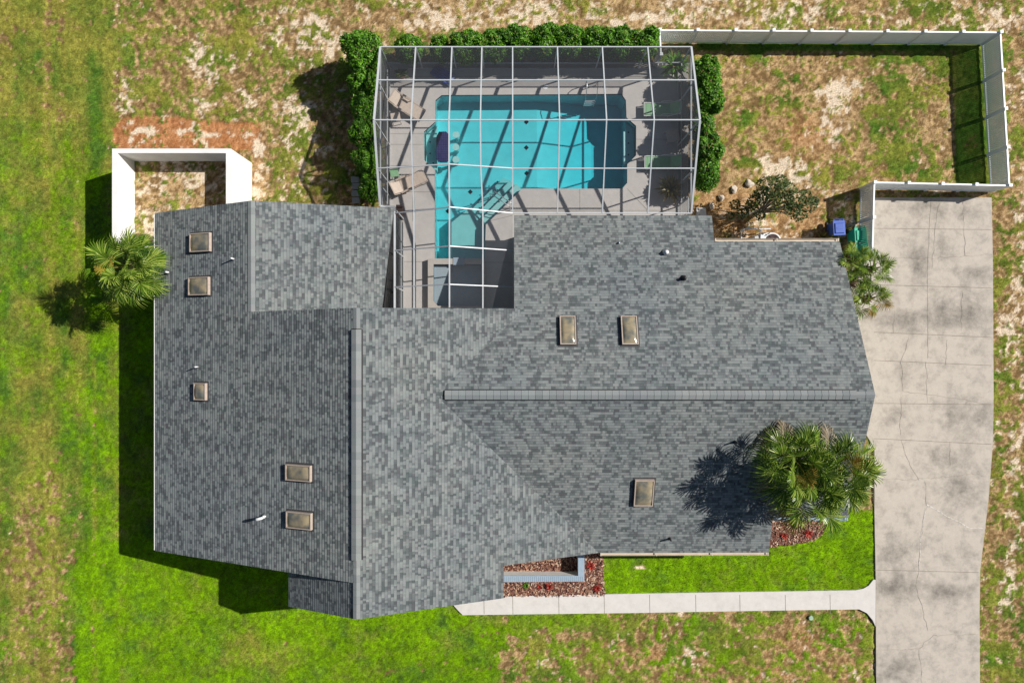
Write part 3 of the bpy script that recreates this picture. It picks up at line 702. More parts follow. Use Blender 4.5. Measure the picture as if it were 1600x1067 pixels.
# fascia of the two east slopes takes the dark trim colour; plain ridge caps
def ridge_cap(a, c, wd, z0, lift, name, x_axis):
    b = MB(); b.uv = []; a, c = Vector(a), Vector(c); L = (c-a).length; d = (c-a).normalized(); s = Vector((-d.y, d.x, 0))
    n = int(L/.3)
    drop = .345*wd/2
    def quad(p, uvq, mi=0): base = len(b.v); b.v.extend([tuple(q) for q in p]); b.f.append([base, base+1, base+2, base+3]); b.m.append(mi); b.uv.extend(uvq)
    for i in range(n):
        t0, t1 = i*L/n, (i+1)*L/n; lf = lift + .012
        p0, p1 = a+d*t0, a+d*t1; U = random.uniform(0, 400)
        for sg in (1, -1):
            e0 = p0 + s*sg*wd/2 + Vector((0, 0, lf-drop)); e1 = p1 + s*sg*wd/2 + Vector((0, 0, lift-drop+.002))
            r0 = p0 + Vector((0, 0, lf)); r1 = p1 + Vector((0, 0, lift+.002))
            uvq = [(U, 1)]*4
            quad([r0, r1, e1, e0] if sg < 0 else [r0, e0, e1, r1], uvq)
            quad([e0, e1, e1-Vector((0, 0, lift+.01)), e0-Vector((0, 0, lift+.01))] , uvq, 1)
    if lift > .05:
        for sg in (1, -1):
            g0, g1 = wd/2, wd/2+.045; q = [a+s*sg*g0, c+s*sg*g0, c+s*sg*g1, a+s*sg*g1]; dz = [-.345*g0+.034]*2+[-.345*g1+.034]*2
            quad([p+Vector((0, 0, k)) for p, k in zip(q, dz)], [(0, 0)]*4, 1)
        quad([a-d*.04+s*wd/2+Vector((0, 0, .04-drop)), a+s*wd/2+Vector((0, 0, .04-drop)), a+Vector((0, 0, .04)), a-d*.04+Vector((0, 0, .04))], [(0, 0)]*4, 1)
        quad([a-d*.04-s*wd/2+Vector((0, 0, .04-drop)), a-s*wd/2+Vector((0, 0, .04-drop)), a+Vector((0, 0, .04)), a-d*.04+Vector((0, 0, .04))], [(0, 0)]*4, 1)
    for p in (a, c):
        for sg in (1, -1): quad([p+Vector((0, 0, lift)), p+s*sg*wd/2+Vector((0, 0, lift-drop)), p+s*sg*wd/2+Vector((0, 0, -drop)), p], [(0, 0)]*4, 1)
    return world_build(b, name, [M['cap'], M['black']], house)
ridge_cap((-6.51, .5, 6.6), (-6.51, -9.15, 6.6), .42, 6.6, .10, 'ridge_vent', 0)
ridge_cap((-2.92, -2.32, 5.5), (14.97, -2.32, 5.5), .40, 5.5, .09, 'ridge_vent', 1)
ridge_cap((-6.51, 1.40, 6.6), (-6.51, .52, 6.6), .30, 6.6, .022, 'ridge_cap', 0)
ridge_cap((-6.51, -9.17, 6.6), (-6.51, -11.62, 6.6), .30, 6.6, .022, 'ridge_cap', 0)
ridge_cap((-11.6, 6.25, 4.83), (-11.6, 1.33, 4.83), .34, 4.83, .022, 'ridge_cap', 0)
ridge_cap((14.99, -2.32, 5.5), (15.79, -2.32, 5.5), .30, 5.5, .022, 'ridge_cap', 0)

def wall(mb, a, c, fn, seg=14):
    for i in range(seg):
        p = [a[k]+(c[k]-a[k])*i/seg for k in (0, 1)]; q = [a[k]+(c[k]-a[k])*(i+1)/seg for k in (0, 1)]
        mb.add([(*p, -.3), (*q, -.3), (*q, fn(*q)-.175), (*p, fn(*p)-.175)], [(0, 1, 2, 3)])
mnAC = lambda x, y: min(pA(x, y), pC(x, y)); mnAB = lambda x, y: min(pA(x, y), pB(x, y)); mnNS = lambda x, y: min(pN(x, y), pS(x, y)); mnEB = lambda x, y: min(pE(x, y), pB(x, y))
b = MB()
for a, c, fn in (((-16.3, 5.7), (-16.3, -9.4), pA), ((-16.3, 5.7), (-6.35, 5.7), mnAC), ((-6.35, 5.7), (-6.5, 1.1), pC), ((-11.6, 1.1), (.5, 1.1), mnAB),
                 ((.5, 1.1), (.5, 5.5), pN), ((.5, 5.5), (9.1, 5.5), pN), ((9.1, 5.5), (9.1, 4.25), pN), ((9.1, 4.25), (15.0, 4.25), pN), ((15.0, 4.25), (15.0, -7.7), mnNS),
                 ((15, -7.7), (11.7, -7.7), pS), ((11.7, -7.7), (11.7, -9.5), pS), ((11.7, -9.5), (3.5, -9.5), pS), ((3.7, -9.6), (-.8, -9.6), pB), ((-.8, -9.6), (-.8, -11.1), pB),
                 ((-.8, -11.1), (-9.6, -11.1), mnEB), ((-9.6, -11.1), (-9.6, -9.6), pE), ((-9.6, -9.5), (-16.3, -9.4), mnAB)):
    wall(b, a, c, fn)
world_build(b, 'wall', M['wall'], house)
b = MB()
for i in range(4):
    a0, a1 = (-5.67, 5.95), (-6.15, 1.12); p = [a0[k]+(a1[k]-a0[k])*i/4 for k in (0, 1)]; q = [a0[k]+(a1[k]-a0[k])*(i+1)/4 for k in (0, 1)]
    b.add([(*p, 0), (*q, 0), (*q, pC(*q)-.18), (*p, pC(*p)-.18)], [(0, 1, 2, 3)])
glz = bpy.data.materials.new('dark_glass'); glz.use_nodes = True; gp = glz.node_tree.nodes['Principled BSDF']
gp.inputs['Base Color'].default_value = (.012, .014, .016, 1); gp.inputs['Roughness'].default_value = .25; gp.inputs['Specular IOR Level'].default_value = .1
world_build(b, 'patio_door', glz, house)
b = MB(); b.prism([(-5.67, 5.95), (-5.67, 1.1), (-6.4, 1.1), (-6.4, 5.95)], -.2, .02); world_build(b, 'shade_strip', M['black'], house)  # black slab added to paint the shaded band between door and deck
# gutters
def gutter(a, c, m, side, W=.14):
    b = MB(); a, c = Vector(a), Vector(c); d = (c-a).normalized(); s = Vector((-d.y, d.x, 0))*side
    for o0, o1, z0, z1 in ((.0, W, -.12, -.105), (W-.015, W, -.105, .0), (.0, .015, -.105, -.01)):
        p = [a+s*o0, c+s*o0, c+s*o1, a+s*o1]
        b.add([(q.x, q.y, q.z+z0) for q in p]+[(q.x, q.y, q.z+z1) for q in p], [(0, 3, 2, 1), (4, 5, 6, 7), (0, 1, 5, 4), (1, 2, 6, 5), (2, 3, 7, 6), (3, 0, 4, 7)])
    L = (c-a).length; k = int(L/2.6) if W > .1 else -1
    for i in range(k+1):
        p = a+d*(L*i/max(k, 1)); b.bar(p+Vector((0, 0, -.01)), p+s*.15+Vector((0, 0, -.005)), .05, .02)
    world_build(b, 'gutter', m, house)
gutter((9.6, 4.715, pN(0, 4.71)), (15.4, 4.715, pN(0, 4.71)), M['trim'], 1)
gutter((4.2, -9.975, pS(0, -9.95)), (12.1, -9.955, pS(0, -9.95)), M['trim'], -1)
gutter((12.15, -8.16, pS(0, -8.15)), (15.55, -8.16, pS(0, -8.15)), M['blue_cap'], -1)
gutter((-16.815, 6.0, 3.0), (-16.815, -9.83, 3.0), M['white'], -1, .07)
# skylights
def on_plane(X, Y, fn):
    z = 4.0
    for _ in range(30):
        p = P(X, Y, z); z = fn(p.x, p.y)
    return P(X, Y, z)
def frame_of(fn):
    gx = fn(1, 0)-fn(0, 0); gy = fn(0, 1)-fn(0, 0)
    n_ = Vector((-gx, -gy, 1)).normalized(); x = Vector((1, 0, gx)).normalized(); y = n_.cross(x).normalized()
    return Matrix((x, y, n_)).transposed()
def skylight(x0, y0, x1, y1, fn, label):
    c = on_plane((x0+x1)/2+1, (y0+y1)/2, fn); a = on_plane(x0+2, y0, fn); d = on_plane(x1, y1, fn)
    wx = abs(d.x-a.x); wy = abs(d.y-a.y)
    M4 = Matrix.Translation(c) @ frame_of(fn).to_4x4()
    fr = MB(); h = .17; t = .045
    for sx in (-1, 1): fr.box((sx*(wx-t)/2, 0, h/2), (t, wy, h))
    for sy in (-1, 1): fr.box((0, sy*(wy-t)/2, h/2-.001), (wx-2*t, t, h-.002))
    fr.box((0, 0, .01), (wx+.16, wy+.16, .022), mi=1)
    fr.v = [tuple(M4 @ Vector(v)) for v in fr.v]
    s = world_build(fr, 'skylight', [M['bronze'], M['darktrim']], house); s['label'] = label
    dm = MB(); n = 10; vs = []
    for j in range(n+1):
        for i in range(n+1):
            u, v = 2*i/n-1, 2*j/n-1; z = .10*(1-u**4)*(1-v**4)
            vs.append(tuple(M4 @ Vector((u*(wx/2-t), v*(wy/2-t), h-.04+z))))
    dm.add(vs, [(j*(n+1)+i, j*(n+1)+i+1, (j+1)*(n+1)+i+1, (j+1)*(n+1)+i) for j in range(n) for i in range(n)])
    dm.build('dome', M['dome'], s, smooth=True)
skylight(297, 366, 332, 393, pA, 'northernmost bronze skylight on the west slope')
skylight(295, 434, 330, 461, pA, 'bronze skylight below the northernmost one')
skylight(304, 598, 325, 625, pA, 'smallest skylight on the west slope')
skylight(446, 724, 489, 752, pA, 'upper of the two bronze skylights near the main ridge')
skylight(447, 797, 490, 827, pA, 'lower of the two bronze skylights near the main ridge')
skylight(872, 494, 900, 541, pN, 'left domed skylight north of the long ridge')
skylight(967, 494, 997, 541, pN, 'right domed skylight north of the long ridge')
skylight(990, 747, 1019, 789, pS, 'lone skylight south of the long ridge')
def vent(X, Y, fn, r=.05, h=.4, m='pipe', top=None):
    c = on_plane(X, Y, fn); b = MB()
    b.tube([c-Vector((0, 0, .05)), c+Vector((0, 0, h))], r, 14, 0)
    b.tube([c, c+Vector((0, 0, .05+r)), c+Vector((0, 0, .1+r))], [r*2.2, r*1.4, r*1.15], 14, 1)
    if top: b.tube([c+Vector((0, 0, h)), c+Vector((-.0, 0, h+.04)), c+Vector((-.2, -.05, h+.08)), c+Vector((-.25, -.06, h+.0))], [r, r, r*1.1, r*1.1], 12, 0)
    world_build(b, 'vent_pipe', [M[m], M['steel' if m == 'pipe' else m]], house, smooth=True)
vent(366, 405, pA, .035, .36); vent(310, 573, pA, .03, .36); vent(414, 806, pA, .06, .32, 'pipe', True); vent(1040, 395, pN, .09, .26)
vent(1068, 435, pN, .07, .3, 'black'); vent(967, 380, pN, .035, .15, 'steel'); vent(1046, 841, pS, .04, .33, 'black'); vent(1148, 690, pS, .04, .36, 'black'); vent(264, 426, pA, .04, .3)

# ---------------------------------------------------------------- white garden enclosure
enc = empty('garden_wall', (0, 0, 0), 0, 'tall white stucco wall enclosing a small sandy patch beside the house', 'wall')
b = MB(); zt = 2.55
def zs(X, Y): return P(X, Y, zt)
xo, xi, yo, yi = zs(175, 0).x, zs(183.5, 0).x, zs(0, 232.5).y, zs(0, 239.5).y; xe, xj = zs(361, 0).x, zs(353, 0).x; yS = 4.7
b.prism([(xo, yS), (xo, yo), (xe, yo), (xe, 5.0), (xj, 5.0), (xj, yi), (xi, yi), (xi, yS)], -.3, zt)
b.build('wall_body', M['stucco'], enc, bevel=.012)
xs2 = np.arange(xi-.05, xj+.05, .075); ys2 = np.arange(4.5, yi+.05, .075)
x_, y_ = np.meshgrid(xs2, ys2)
enc_g = grid_ground('garden_soil', xs2, ys2, 1.1); enc_g['kind'] = 'structure'
b = MB(); b.prism([(xi+.002, 4.5), (xi+.002, yS+.02), (-16.2, yS+.02), (-16.2, 4.5)], -.3, zt-.004); b.build('return_wall', M['stucco'], enc)

# low planter wall by the porch
lw = empty('planter_wall', P(850, 900), 0, 'low white L-shaped wall with ribbed blue-grey cap around the mulch bed', 'wall')
b = MB(); zt = .8
pl = [(780, 900), (780, 908.5), (912.5, 907.5), (912.5, 866), (904, 866), (904, 900)]
b.prism(px(pl, zt), -.2, zt-.05); world_build(b, 'wall_body', M['stucco'], lw)
b = MB(); pc = offset_poly(px(pl, zt), -.02); b.prism(pc, zt-.049, zt)
a0, a1 = P(780, 0, zt).x, P(912, 0, zt).x; yb0, yb1 = P(0, 908, zt).y, P(0, 900.5, zt).y; x = a0
while x < a1: b.box((x, (yb0+yb1)/2, zt+.006), (.02, abs(yb1-yb0), .012)); x += .1
world_build(b, 'cap', M['blue_cap'], lw)

# ---------------------------------------------------------------- mulch beds
def mulch_mat():
    m, t, p = newmat('bark_mulch'); g = N(t, 'ShaderNodeNewGeometry')
    t.links.new(ramp(t, g.outputs['Random Per Island'], [(0, (.06, .025, .02)), (.35, (.17, .06, .04)), (.6, (.30, .14, .09)), (.85, (.42, .27, .18)), (1, (.55, .42, .32))]), p.inputs['Base Color'])
    p.inputs['Roughness'].default_value = .9; return m
M['mulch'] = mulch_mat(); M['mulch_base'] = mat('mulch_base', (.12, .055, .04), .95, .3, 12)
for name, poly, k in (('mulch_bed', [(770, 862), (942, 864), (943, 905), (944, 930), (770, 931)], 4200), ('mulch_bed', [(1195, 800), (1292, 800), (1290, 822), (1283, 835), (1268, 844), (1240, 850), (1206, 853), (1195, 853)], 1800)):
    pw = px(poly); b = MB(); b.prism(pw, -.1, .012, 1); xsn = [p[0] for p in pw]; ysn = [p[1] for p in pw]; c = 0
    while c < k:
        x, y = random.uniform(min(xsn), max(xsn)), random.uniform(min(ysn), max(ysn))
        if not point_in_poly(np.array([x]), np.array([y]), pw)[0]: continue
        c += 1; a = random.uniform(0, 6.28); l = random.uniform(.03, .09); wd = random.uniform(.015, .04); dx, dy = math.cos(a)*l, math.sin(a)*l; ex, ey = -math.sin(a)*wd, math.cos(a)*wd
        z = random.uniform(.02, .07); t1, t2 = random.uniform(-.03, .03), random.uniform(-.02, .02)
        b.add([(x-dx-ex, y-dy-ey, z-t1-t2), (x+dx-ex, y+dy-ey, z+t1-t2), (x+dx+ex, y+dy+ey, z+t1+t2), (x-dx+ex, y-dy+ey, z-t1+t2)], [(0, 1, 2, 3)], 0)
    tag(b.build(name, [M['mulch'], M['mulch_base']]), kind='structure')

# ---------------------------------------------------------------- screened pool cage
cage = empty('pool_cage', P(840, 200, 0), 0, 'white-framed screened enclosure with gabled roof over the pool', 'enclosure')
cx = [-6.29, -4.6, -2.87, -1.44, 0.03, 2.17, 4.31, 6.48, 8.56]
ry = [14.05, 12.2, 10.08, 8.07, 6.12]; zr = [2.6, 3.3, 4.1, 3.34, 2.6]
G3 = {}
for j in range(5):
    for i in range(9): G3[i, j] = Vector((cx[i], ry[j], zr[j]))
G3[0, 4] = Vector((-6.29, 6.45, 2.65))
G3[1, 3].z = 3.72; G3[2, 3].z = 4.1; G3[3, 3].z = 3.74
G3[1, 4].z = 3.13; G3[2, 4].z = 4.1; G3[3, 4].z = 3.35; G3[4, 4].z = 2.6
bay = {}
bx = [-5.6, -4.6, -2.85, -1.36, .03]; bz = [2.6, 3.13, 4.1, 3.33, 2.6]
for k, y in enumerate((6.12, 4.34, 2.6, 1.55)):
    for i in range(5): bay[i, k] = Vector((bx[i], y, bz[i]))
for i in range(1, 5): G3[i, 4] = bay[i, 0]
def beam(name, pts, wd, dp):
    b = MB()
    for i in range(len(pts)-1): b.bar(pts[i]-Vector((0, 0, dp/2-.03)), pts[i+1]-Vector((0, 0, dp/2-.03)), wd, dp)
    return world_build(b, name, M['alu'], cage)
for i in range(9):
    if i in (0, 8): beam('rafter', [G3[i, j] for j in range(5)], .09, .10)
    else: beam('rafter', [G3[i, j] for j in range(5)] + ([bay[i, k] for k in (1, 2, 3)] if 1 <= i <= 3 else []), .058, .14)
beam('rafter', [bay[0, k] for k in range(4)], .09, .12)
for j in range(5):
    if j < 4: beam('purlin', [G3[i, j] for i in range(9)], .05, .065)
    else: beam('purlin', [G3[i, 4] for i in range(4, 9)], .05, .065)
for k in range(3): beam('purlin', [bay[i, k] for i in range(5)], .05, .065)
beam('purlin', [G3[0, 4], Vector((-5.6, 6.42, 2.62)), bay[0, 0]], .09, .1)
# side plates, chair rails, posts
def lv(x, y, z): return Vector((x, y, z))
beam('top_plate', [lv(-6.29, 14.05, 2.6), lv(-6.29, 6.45, 2.6)], .07, .07); beam('top_plate', [lv(8.56, 14.05, 2.6), lv(8.56, 6.12, 2.6)], .07, .07)
for zz in (.75, .06):
    beam('rail', [lv(-6.29, 6.45, zz), lv(-6.29, 14.05, zz)], .05, .06); beam('rail', [lv(-6.29, 14.05, zz), lv(8.56, 14.05, zz)], .05, .06); beam('rail', [lv(8.56, 14.05, zz), lv(8.56, 6.12, zz)], .05, .06)
    beam('rail', [lv(-5.6, 6.1, zz), lv(-5.6, 1.6, zz)], .05, .06)
for i in range(9):
    b = MB(); b.bar((cx[i], 14.05, 0), (cx[i], 14.05, 2.56), .06, .06); world_build(b, 'post', M['alu'], cage)
for X in (-6.29, 8.56):
    for j in range(1, 4): b = MB(); b.bar((X, ry[j], 0), (X, ry[j], zr[j]-.06), .06, .06); world_build(b, 'post', M['alu'], cage)
for X, Y in ((-6.29, 6.45), (8.56, 6.14), (-5.6, 6.3), (-5.6, 4.34), (-5.6, 2.6)): b = MB(); b.bar((X, Y, 0), (X, Y, 2.56), .07, .07); world_build(b, 'post', M['alu'], cage)
# door frame by the south-west corner
for X, Y in ((-6.29, 7.45), (8.56, 6.95)): b = MB(); b.bar((X, Y, 0), (X, Y, 2.1), .05, .05); world_build(b, 'door_post', M['alu'], cage)
for Xa, Ya, Yb in ((-6.29, 7.45, 6.45), (8.56, 6.95, 6.14)): beam('door_header', [lv(Xa, Ya, 2.1), lv(Xa, Yb, 2.1)], .05, .06)
def panel(*p):
    b = MB(); d = Vector((0, 0, 0)); b.add(p, [tuple(range(len(p)))] if len(p) == 3 else [(0, 1, 2), (0, 2, 3)]); world_build(b, 'screen_panel', M['screen'], cage)
for j in range(4):
    for i in range(8):
        if j == 3 and i == 0: panel(G3[0, 3], G3[0, 4], bay[0, 0], G3[1, 3]); panel(G3[1, 3], bay[0, 0], G3[1, 4]); continue
        panel(G3[i, j], G3[i, j+1], G3[i+1, j+1], G3[i+1, j])
for k in range(3):
    for i in range(4): panel(bay[i, k], bay[i, k+1], bay[i+1, k+1], bay[i+1, k])
for i in range(8): panel(lv(cx[i], 14.05, .06), lv(cx[i+1], 14.05, .06), lv(cx[i+1], 14.05, 2.6), lv(cx[i], 14.05, 2.6))
for X in (-6.29, 8.56):
    for j in range(4): panel(lv(X, ry[j], .06), lv(X, ry[j+1], .06), lv(X, ry[j+1], zr[j+1]), lv(X, ry[j], zr[j]))
for y0, y1 in ((6.12, 4.34), (4.34, 2.6), (2.6, 1.55)): panel(lv(-5.6, y0, .06), lv(-5.6, y1, .06), lv(-5.6, y1, 2.6), lv(-5.6, y0, 2.6))

# ---------------------------------------------------------------- picket fence
fence = empty('picket_fence', P(1330, 300), 0, 'white vinyl picket fence running round three sides of the back yard', 'fence')
ZF = 1.42
fpts = [(1033, 86), (1031, 47.5), (1563.5, 51), (1577.5, 290), (1366.5, 285), (1363.5, 394)]
runs = []
nsec = [1, 9, 4, 4, 2]
for i in range(5):
    a, c = P(*fpts[i], ZF), P(*fpts[i+1], ZF); a.z = c.z = 0; L = (c-a).length; d = (c-a).normalized(); n = nsec[i]
    ang = math.atan2(d.y, d.x)
    for k in range(n):
        p0, p1 = a+(c-a)*k/n, a+(c-a)*(k+1)/n; b = MB(); l = (p1-p0).length; m_ = (p0+p1)/2
        b.box((m_.x, m_.y, ZF-.05), (l-.1, .075, .09), ang); b.box((m_.x, m_.y, .12), (l-.1, .05, .09), ang)
        q = int(l/.092)
        for s in range(1, q):
            c_ = p0 + d*(l*s/q); b.box((c_.x, c_.y, ZF/2-.02), (.070, .03, ZF-.2), ang)
        world_build(b, 'fence_panel', M['vinyl'], fence)
        if k == 0 or True:
            b = MB(); b.box((p0.x, p0.y, (ZF+.06)/2), (.11, .11, ZF+.06), ang); b.box((p0.x, p0.y, ZF+.08), (.15, .15, .04), ang); world_build(b, 'fence_post', M['vinyl'], fence)
p0 = P(*fpts[-1], ZF); b = MB(); b.box((p0.x, p0.y, (ZF+.06)/2), (.11, .11, ZF+.06)); b.box((p0.x, p0.y, ZF+.08), (.15, .15, .04)); world_build(b, 'fence_post', M['vinyl'], fence)

# ---------------------------------------------------------------- vegetation
def leaf_cloud(mb, lobes, nleaf, size, mi=0):
    """leaf-sized faces spread through a set of lobes (cx,cy,cz,rx,ry,rz)"""
    vol = np.array([l[3]*l[4]+l[3]*l[5] for l in lobes]); pr = vol/vol.sum()
    ids = rng.choice(len(lobes), nleaf, p=pr)
    L = np.array(lobes)[ids]
    d = rng.normal(size=(nleaf, 3)); d /= np.linalg.norm(d, axis=1)[:, None]; d[:, 2] = np.where(d[:, 2] < -.3, -d[:, 2], d[:, 2])
    r = (.80 + .28*rng.random(nleaf)**.8)*(1+.10*np.sin(d[:, 0]*7+L[:, 0]*3)*np.cos(d[:, 1]*6+L[:, 1]*5))
    p = L[:, :3] + d*L[:, 3:]*r[:, None]
    p[:, 2] = np.maximum(p[:, 2], .03)
    nrm = d*.6 + rng.normal(size=(nleaf, 3))*.55 + np.array([0, 0, .45]); nrm /= np.linalg.norm(nrm, axis=1)[:, None]
    t = np.cross(nrm, rng.normal(size=(nleaf, 3))); t /= np.linalg.norm(t, axis=1)[:, None]; bt = np.cross(nrm, t)
    s = size*(.6+.8*rng.random(nleaf))[:, None]
    v = np.stack([p - t*s, p - bt*s*.42, p + t*s + nrm*s*-.25, p + bt*s*.42], 1).reshape(-1, 3)
    base = len(mb.v); mb.v += [tuple(q) for q in v]
    mb.f += [[base+4*i, base+4*i+1, base+4*i+2, base+4*i+3] for i in range(nleaf)]; mb.m += [mi]*nleaf
def core(mb, lobes, k=.84, mi=1):
    for (x, y, z, a, b_, c) in lobes:
        n, m_ = 12, 7; vs = []; ph = random.uniform(0, 6)
        for j in range(m_+1):
            th = math.pi*j/m_
            for i in range(n):
                f = 2*math.pi*i/n; w_ = k*(1+.08*math.sin(3*f+ph)*math.sin(th))
                vs.append((x+a*w_*math.sin(th)*math.cos(f), y+b_*w_*math.sin(th)*math.sin(f), max(.0, z+c*w_*math.cos(th))))
        mb.add(vs, [(j*n+i, j*n+(i+1) % n, (j+1)*n+(i+1) % n, (j+1)*n+i) for j in range(m_) for i in range(n)], mi)
M['hedge'] = foliage_mat('hedge_leaf', (.02, .075, .006), (.07, .22, .012), (.20, .46, .03), extra=(.26, .20, .07))
M['hedge_core'] = mat('hedge_shade', (.010, .026, .007), .95, .3, 5)
M['oak'] = foliage_mat('shrub_leaf', (.022, .050, .012), (.065, .115, .03), (.16, .22, .07))
M['palm'] = foliage_mat('palm_leaf', (.04, .10, .010), (.13, .24, .02), (.36, .46, .09), rough=.30)
M['palm_yellow'] = foliage_mat('palm_leaf_yellow', (.16, .14, .02), (.32, .26, .04), (.42, .24, .05), rough=.4)
M['palm_dead'] = foliage_mat('palm_leaf_dead', (.12, .09, .06), (.22, .18, .12), (.33, .29, .22), trans=.1)
M['dry_plant'] = foliage_mat('dry_frond', (.10, .09, .03), (.22, .19, .06), (.34, .28, .10))

def bush(X, Y, rx, ry_, h, label, group, name='shrub', dens=1.0, size=.075):
    zc = h*.52; c = P(X, Y, h*.75); s = (H-h*.75)/F; rx, ry_ = rx*s, ry_*s
    o = empty(name, (c.x, c.y, 0), 0, label, 'shrub', group); lobes = []
    k = max(4, int(rx*ry_*3.5))
    lobes.append((0, 0, zc, rx*.82, ry_*.82, h*.46))
    for i in range(k+3):
        a = random.uniform(0, 6.28); q = random.uniform(.4, .72); rr = random.uniform(.28, .42)
        lobes.append((math.cos(a)*rx*q, math.sin(a)*ry_*q, random.uniform(.45, .78)*h, rx*rr, ry_*rr*1.05, h*random.uniform(.2, .3)))
    b = MB(); core(b, lobes, .86, 1); ar = rx*ry_*math.pi + h*(rx+ry_)*2
    leaf_cloud(b, lobes, int(ar*520*dens), size, 0)
    b.build('foliage', [M['hedge'], M['hedge_core']], o)
    t = MB()
    for i in range(4): a = i*1.6+random.random(); t.tube([(math.cos(a)*.05, math.sin(a)*.05, 0), (math.cos(a)*rx*.3, math.sin(a)*ry_*.3, h*.5)], [.035, .015], 6)
    t.build('stem', M['bark'], o)
for a in ((566, 76, 33, 37, 3.1, 'tall rounded evergreen shrub at the northwest corner of the cage', None),
          (564, 128, 27, 27, 2.5, 'dark shrub second from the north in the west hedge', 'shrubs along the west side of the cage'),
          (567, 168, 24, 28, 2.4, 'shrub third from the north in the west hedge', 'shrubs along the west side of the cage'),
          (568, 210, 24, 28, 2.4, 'bright-topped shrub in the middle of the west hedge', 'shrubs along the west side of the cage'),
          (572, 250, 22, 26, 2.3, 'shrub second from the south in the west hedge', 'shrubs along the west side of the cage'),
          (576, 288, 17, 26, 2.2, 'narrow shrub at the south end of the west hedge beside grey pavers', 'shrubs along the west side of the cage'),
          (638, 73, 27, 24, 2.0, 'low bright green shrub standing alone behind the northwest cage corner', None),
          (685, 74, 17, 21, 1.8, 'smallest round shrub behind the north screen wall', None)): bush(*a)
hx = [732, 770, 810, 850, 890, 930, 970, 1005]; hy = [69, 66, 62, 60, 59, 61, 65, 68]
ord_ = ['first', 'second', 'third', 'fourth', 'fifth', 'sixth', 'seventh', 'last']
for X, Y, q in zip(hx, hy, ord_): bush(X, Y, 31, 27 if X < 1000 else 24, 2.1, f'{q} shrub from the left in the long hedge north of the cage', 'hedge shrubs north of the cage', dens=.9)
for X, Y, rx, ry_, q in ((1106, 118, 27, 34, 'northernmost shrub of the hedge east of the cage'), (1108, 155, 25, 27, 'second shrub from the north in the hedge east of the cage'),
                        (1101, 195, 21, 24, 'third and lowest shrub in the hedge east of the cage'), (1109, 236, 25, 27, 'shrub second from the south in the hedge east of the cage'),
                        (1106, 270, 24, 30, 'southernmost shrub of the hedge east of the cage')): bush(X, Y, rx, ry_, 2.25, q, 'hedge shrubs east of the cage')

# scrubby small tree in the yard
tr = empty('small_tree', P(1205, 330, 0), 0, 'sparse scrubby tree with grey leafless limbs by the yard corner', 'tree')
lob = []
for X, Y, r, z in ((1200, 292, 17, 1.8), (1212, 300, 16, 2.0), (1228, 297, 14, 1.9), (1240, 312, 16, 2.1), (1222, 318, 17, 1.9), (1262, 322, 13, 1.7), (1248, 336, 12, 1.6), (1192, 305, 14, 1.5), (1238, 328, 12, 1.8), (1182, 313, 12, 1.3), (1270, 315, 8, 1.6), (1218, 285, 12, 1.7), (1172, 322, 9, 1.0), (1160, 334, 9, .9), (1186, 338, 9, 1.0), (1148, 320, 8, .8), (1256, 306, 10, 1.6), (1140, 338, 7, .6)):
    z *= 1.3; c = P(X, Y, z); q = r*.034; lob.append((c.x-tr.location.x, c.y-tr.location.y, z, q, q*.85, .35))
b = MB(); leaf_cloud(b, lob, 3000, .075); b.build('crown', M['oak'], tr)
b = MB()
for l in lob: b.tube([(-.6, -.1, 0), (l[0]*.4-.3, l[1]*.4, l[2]*.55), (l[0], l[1], l[2])], [.06, .04, .012], 6)
for X, Y, z in ((1148, 328, 1.0), (1158, 340, 1.1), (1165, 322, 1.2), (1178, 335, 1.0), (1150, 345, .9)):
    c = P(X, Y, z)-tr.location; b.tube([(-.6, -.1, .1), (c.x*.5-.2, c.y*.5+.1, z*.8), (c.x, c.y, z)], [.05, .03, .012], 6)
    for _ in range(5): e = Vector(c)+Vector((random.uniform(-.5, .1), random.uniform(-.4, .4), random.uniform(-.1, .3))); b.tube([Vector(c)*.85+Vector((0, 0, z*.1)), e], [.014, .005], 5)
b.build('trunk', mat('grey_branch', (.25, .22, .19), .9, .2, 8), tr)

# fan palms
def fan_leaf(mb, o, az, el, pet, rad, nseg, mi, droop=.35, wd=.05):
    d = Vector((math.cos(az)*math.cos(el), math.sin(az)*math.cos(el), math.sin(el)))
    side = Vector((-math.sin(az), math.cos(az), 0)); nrm = d.cross(side); nrm = -nrm if nrm.z < 0 else nrm
    hst = o + d*pet + Vector((0, 0, -pet*.12))
    mb.tube([o, o+d*pet*.5+Vector((0, 0, .02)), hst], [.035, .022, .016], 5, mi)
    h0 = hst; roll = random.uniform(-.6, .6); cr, sr = math.cos(roll), math.sin(roll); side2 = side*cr + nrm*sr; nrm2 = nrm*cr - side*sr
    for k in range(nseg):
        tn = k/(nseg-1)*2-1; th = tn*R(96) + random.uniform(-.05, .05)
        dd = (d*math.cos(th) + side2*math.sin(th)).normalized()
        L = rad*(.70+.14*math.cos(th))*random.uniform(.88, 1.06)
        pw = dd.cross(nrm2).normalized(); fold = .34*abs(math.sin(th))
        pts = []; hst = h0 + d*rad*.30*(1-abs(tn))**.8
        for t, wdt, dz in ((.03, .35, 0), (.42, 1.0, .02), (.72, .62, droop*.30), (1.0, .06, droop)):
            q = hst + dd*L*t*(1-.12*t) - Vector((0, 0, 1))*dz*L + nrm2*fold*L*t*.6; pts.append((q, wdt*wd/2))
        vs = []
        for q, ww in pts: vs += [q - pw*ww + nrm2*ww*.6, q, q + pw*ww + nrm2*ww*.6]
        fs = []
        for i in range(3):
            for j in range(2): fs.append((i*3+j, i*3+j+1, (i+1)*3+j+1, (i+1)*3+j))
        mb.add(vs, fs, mi)
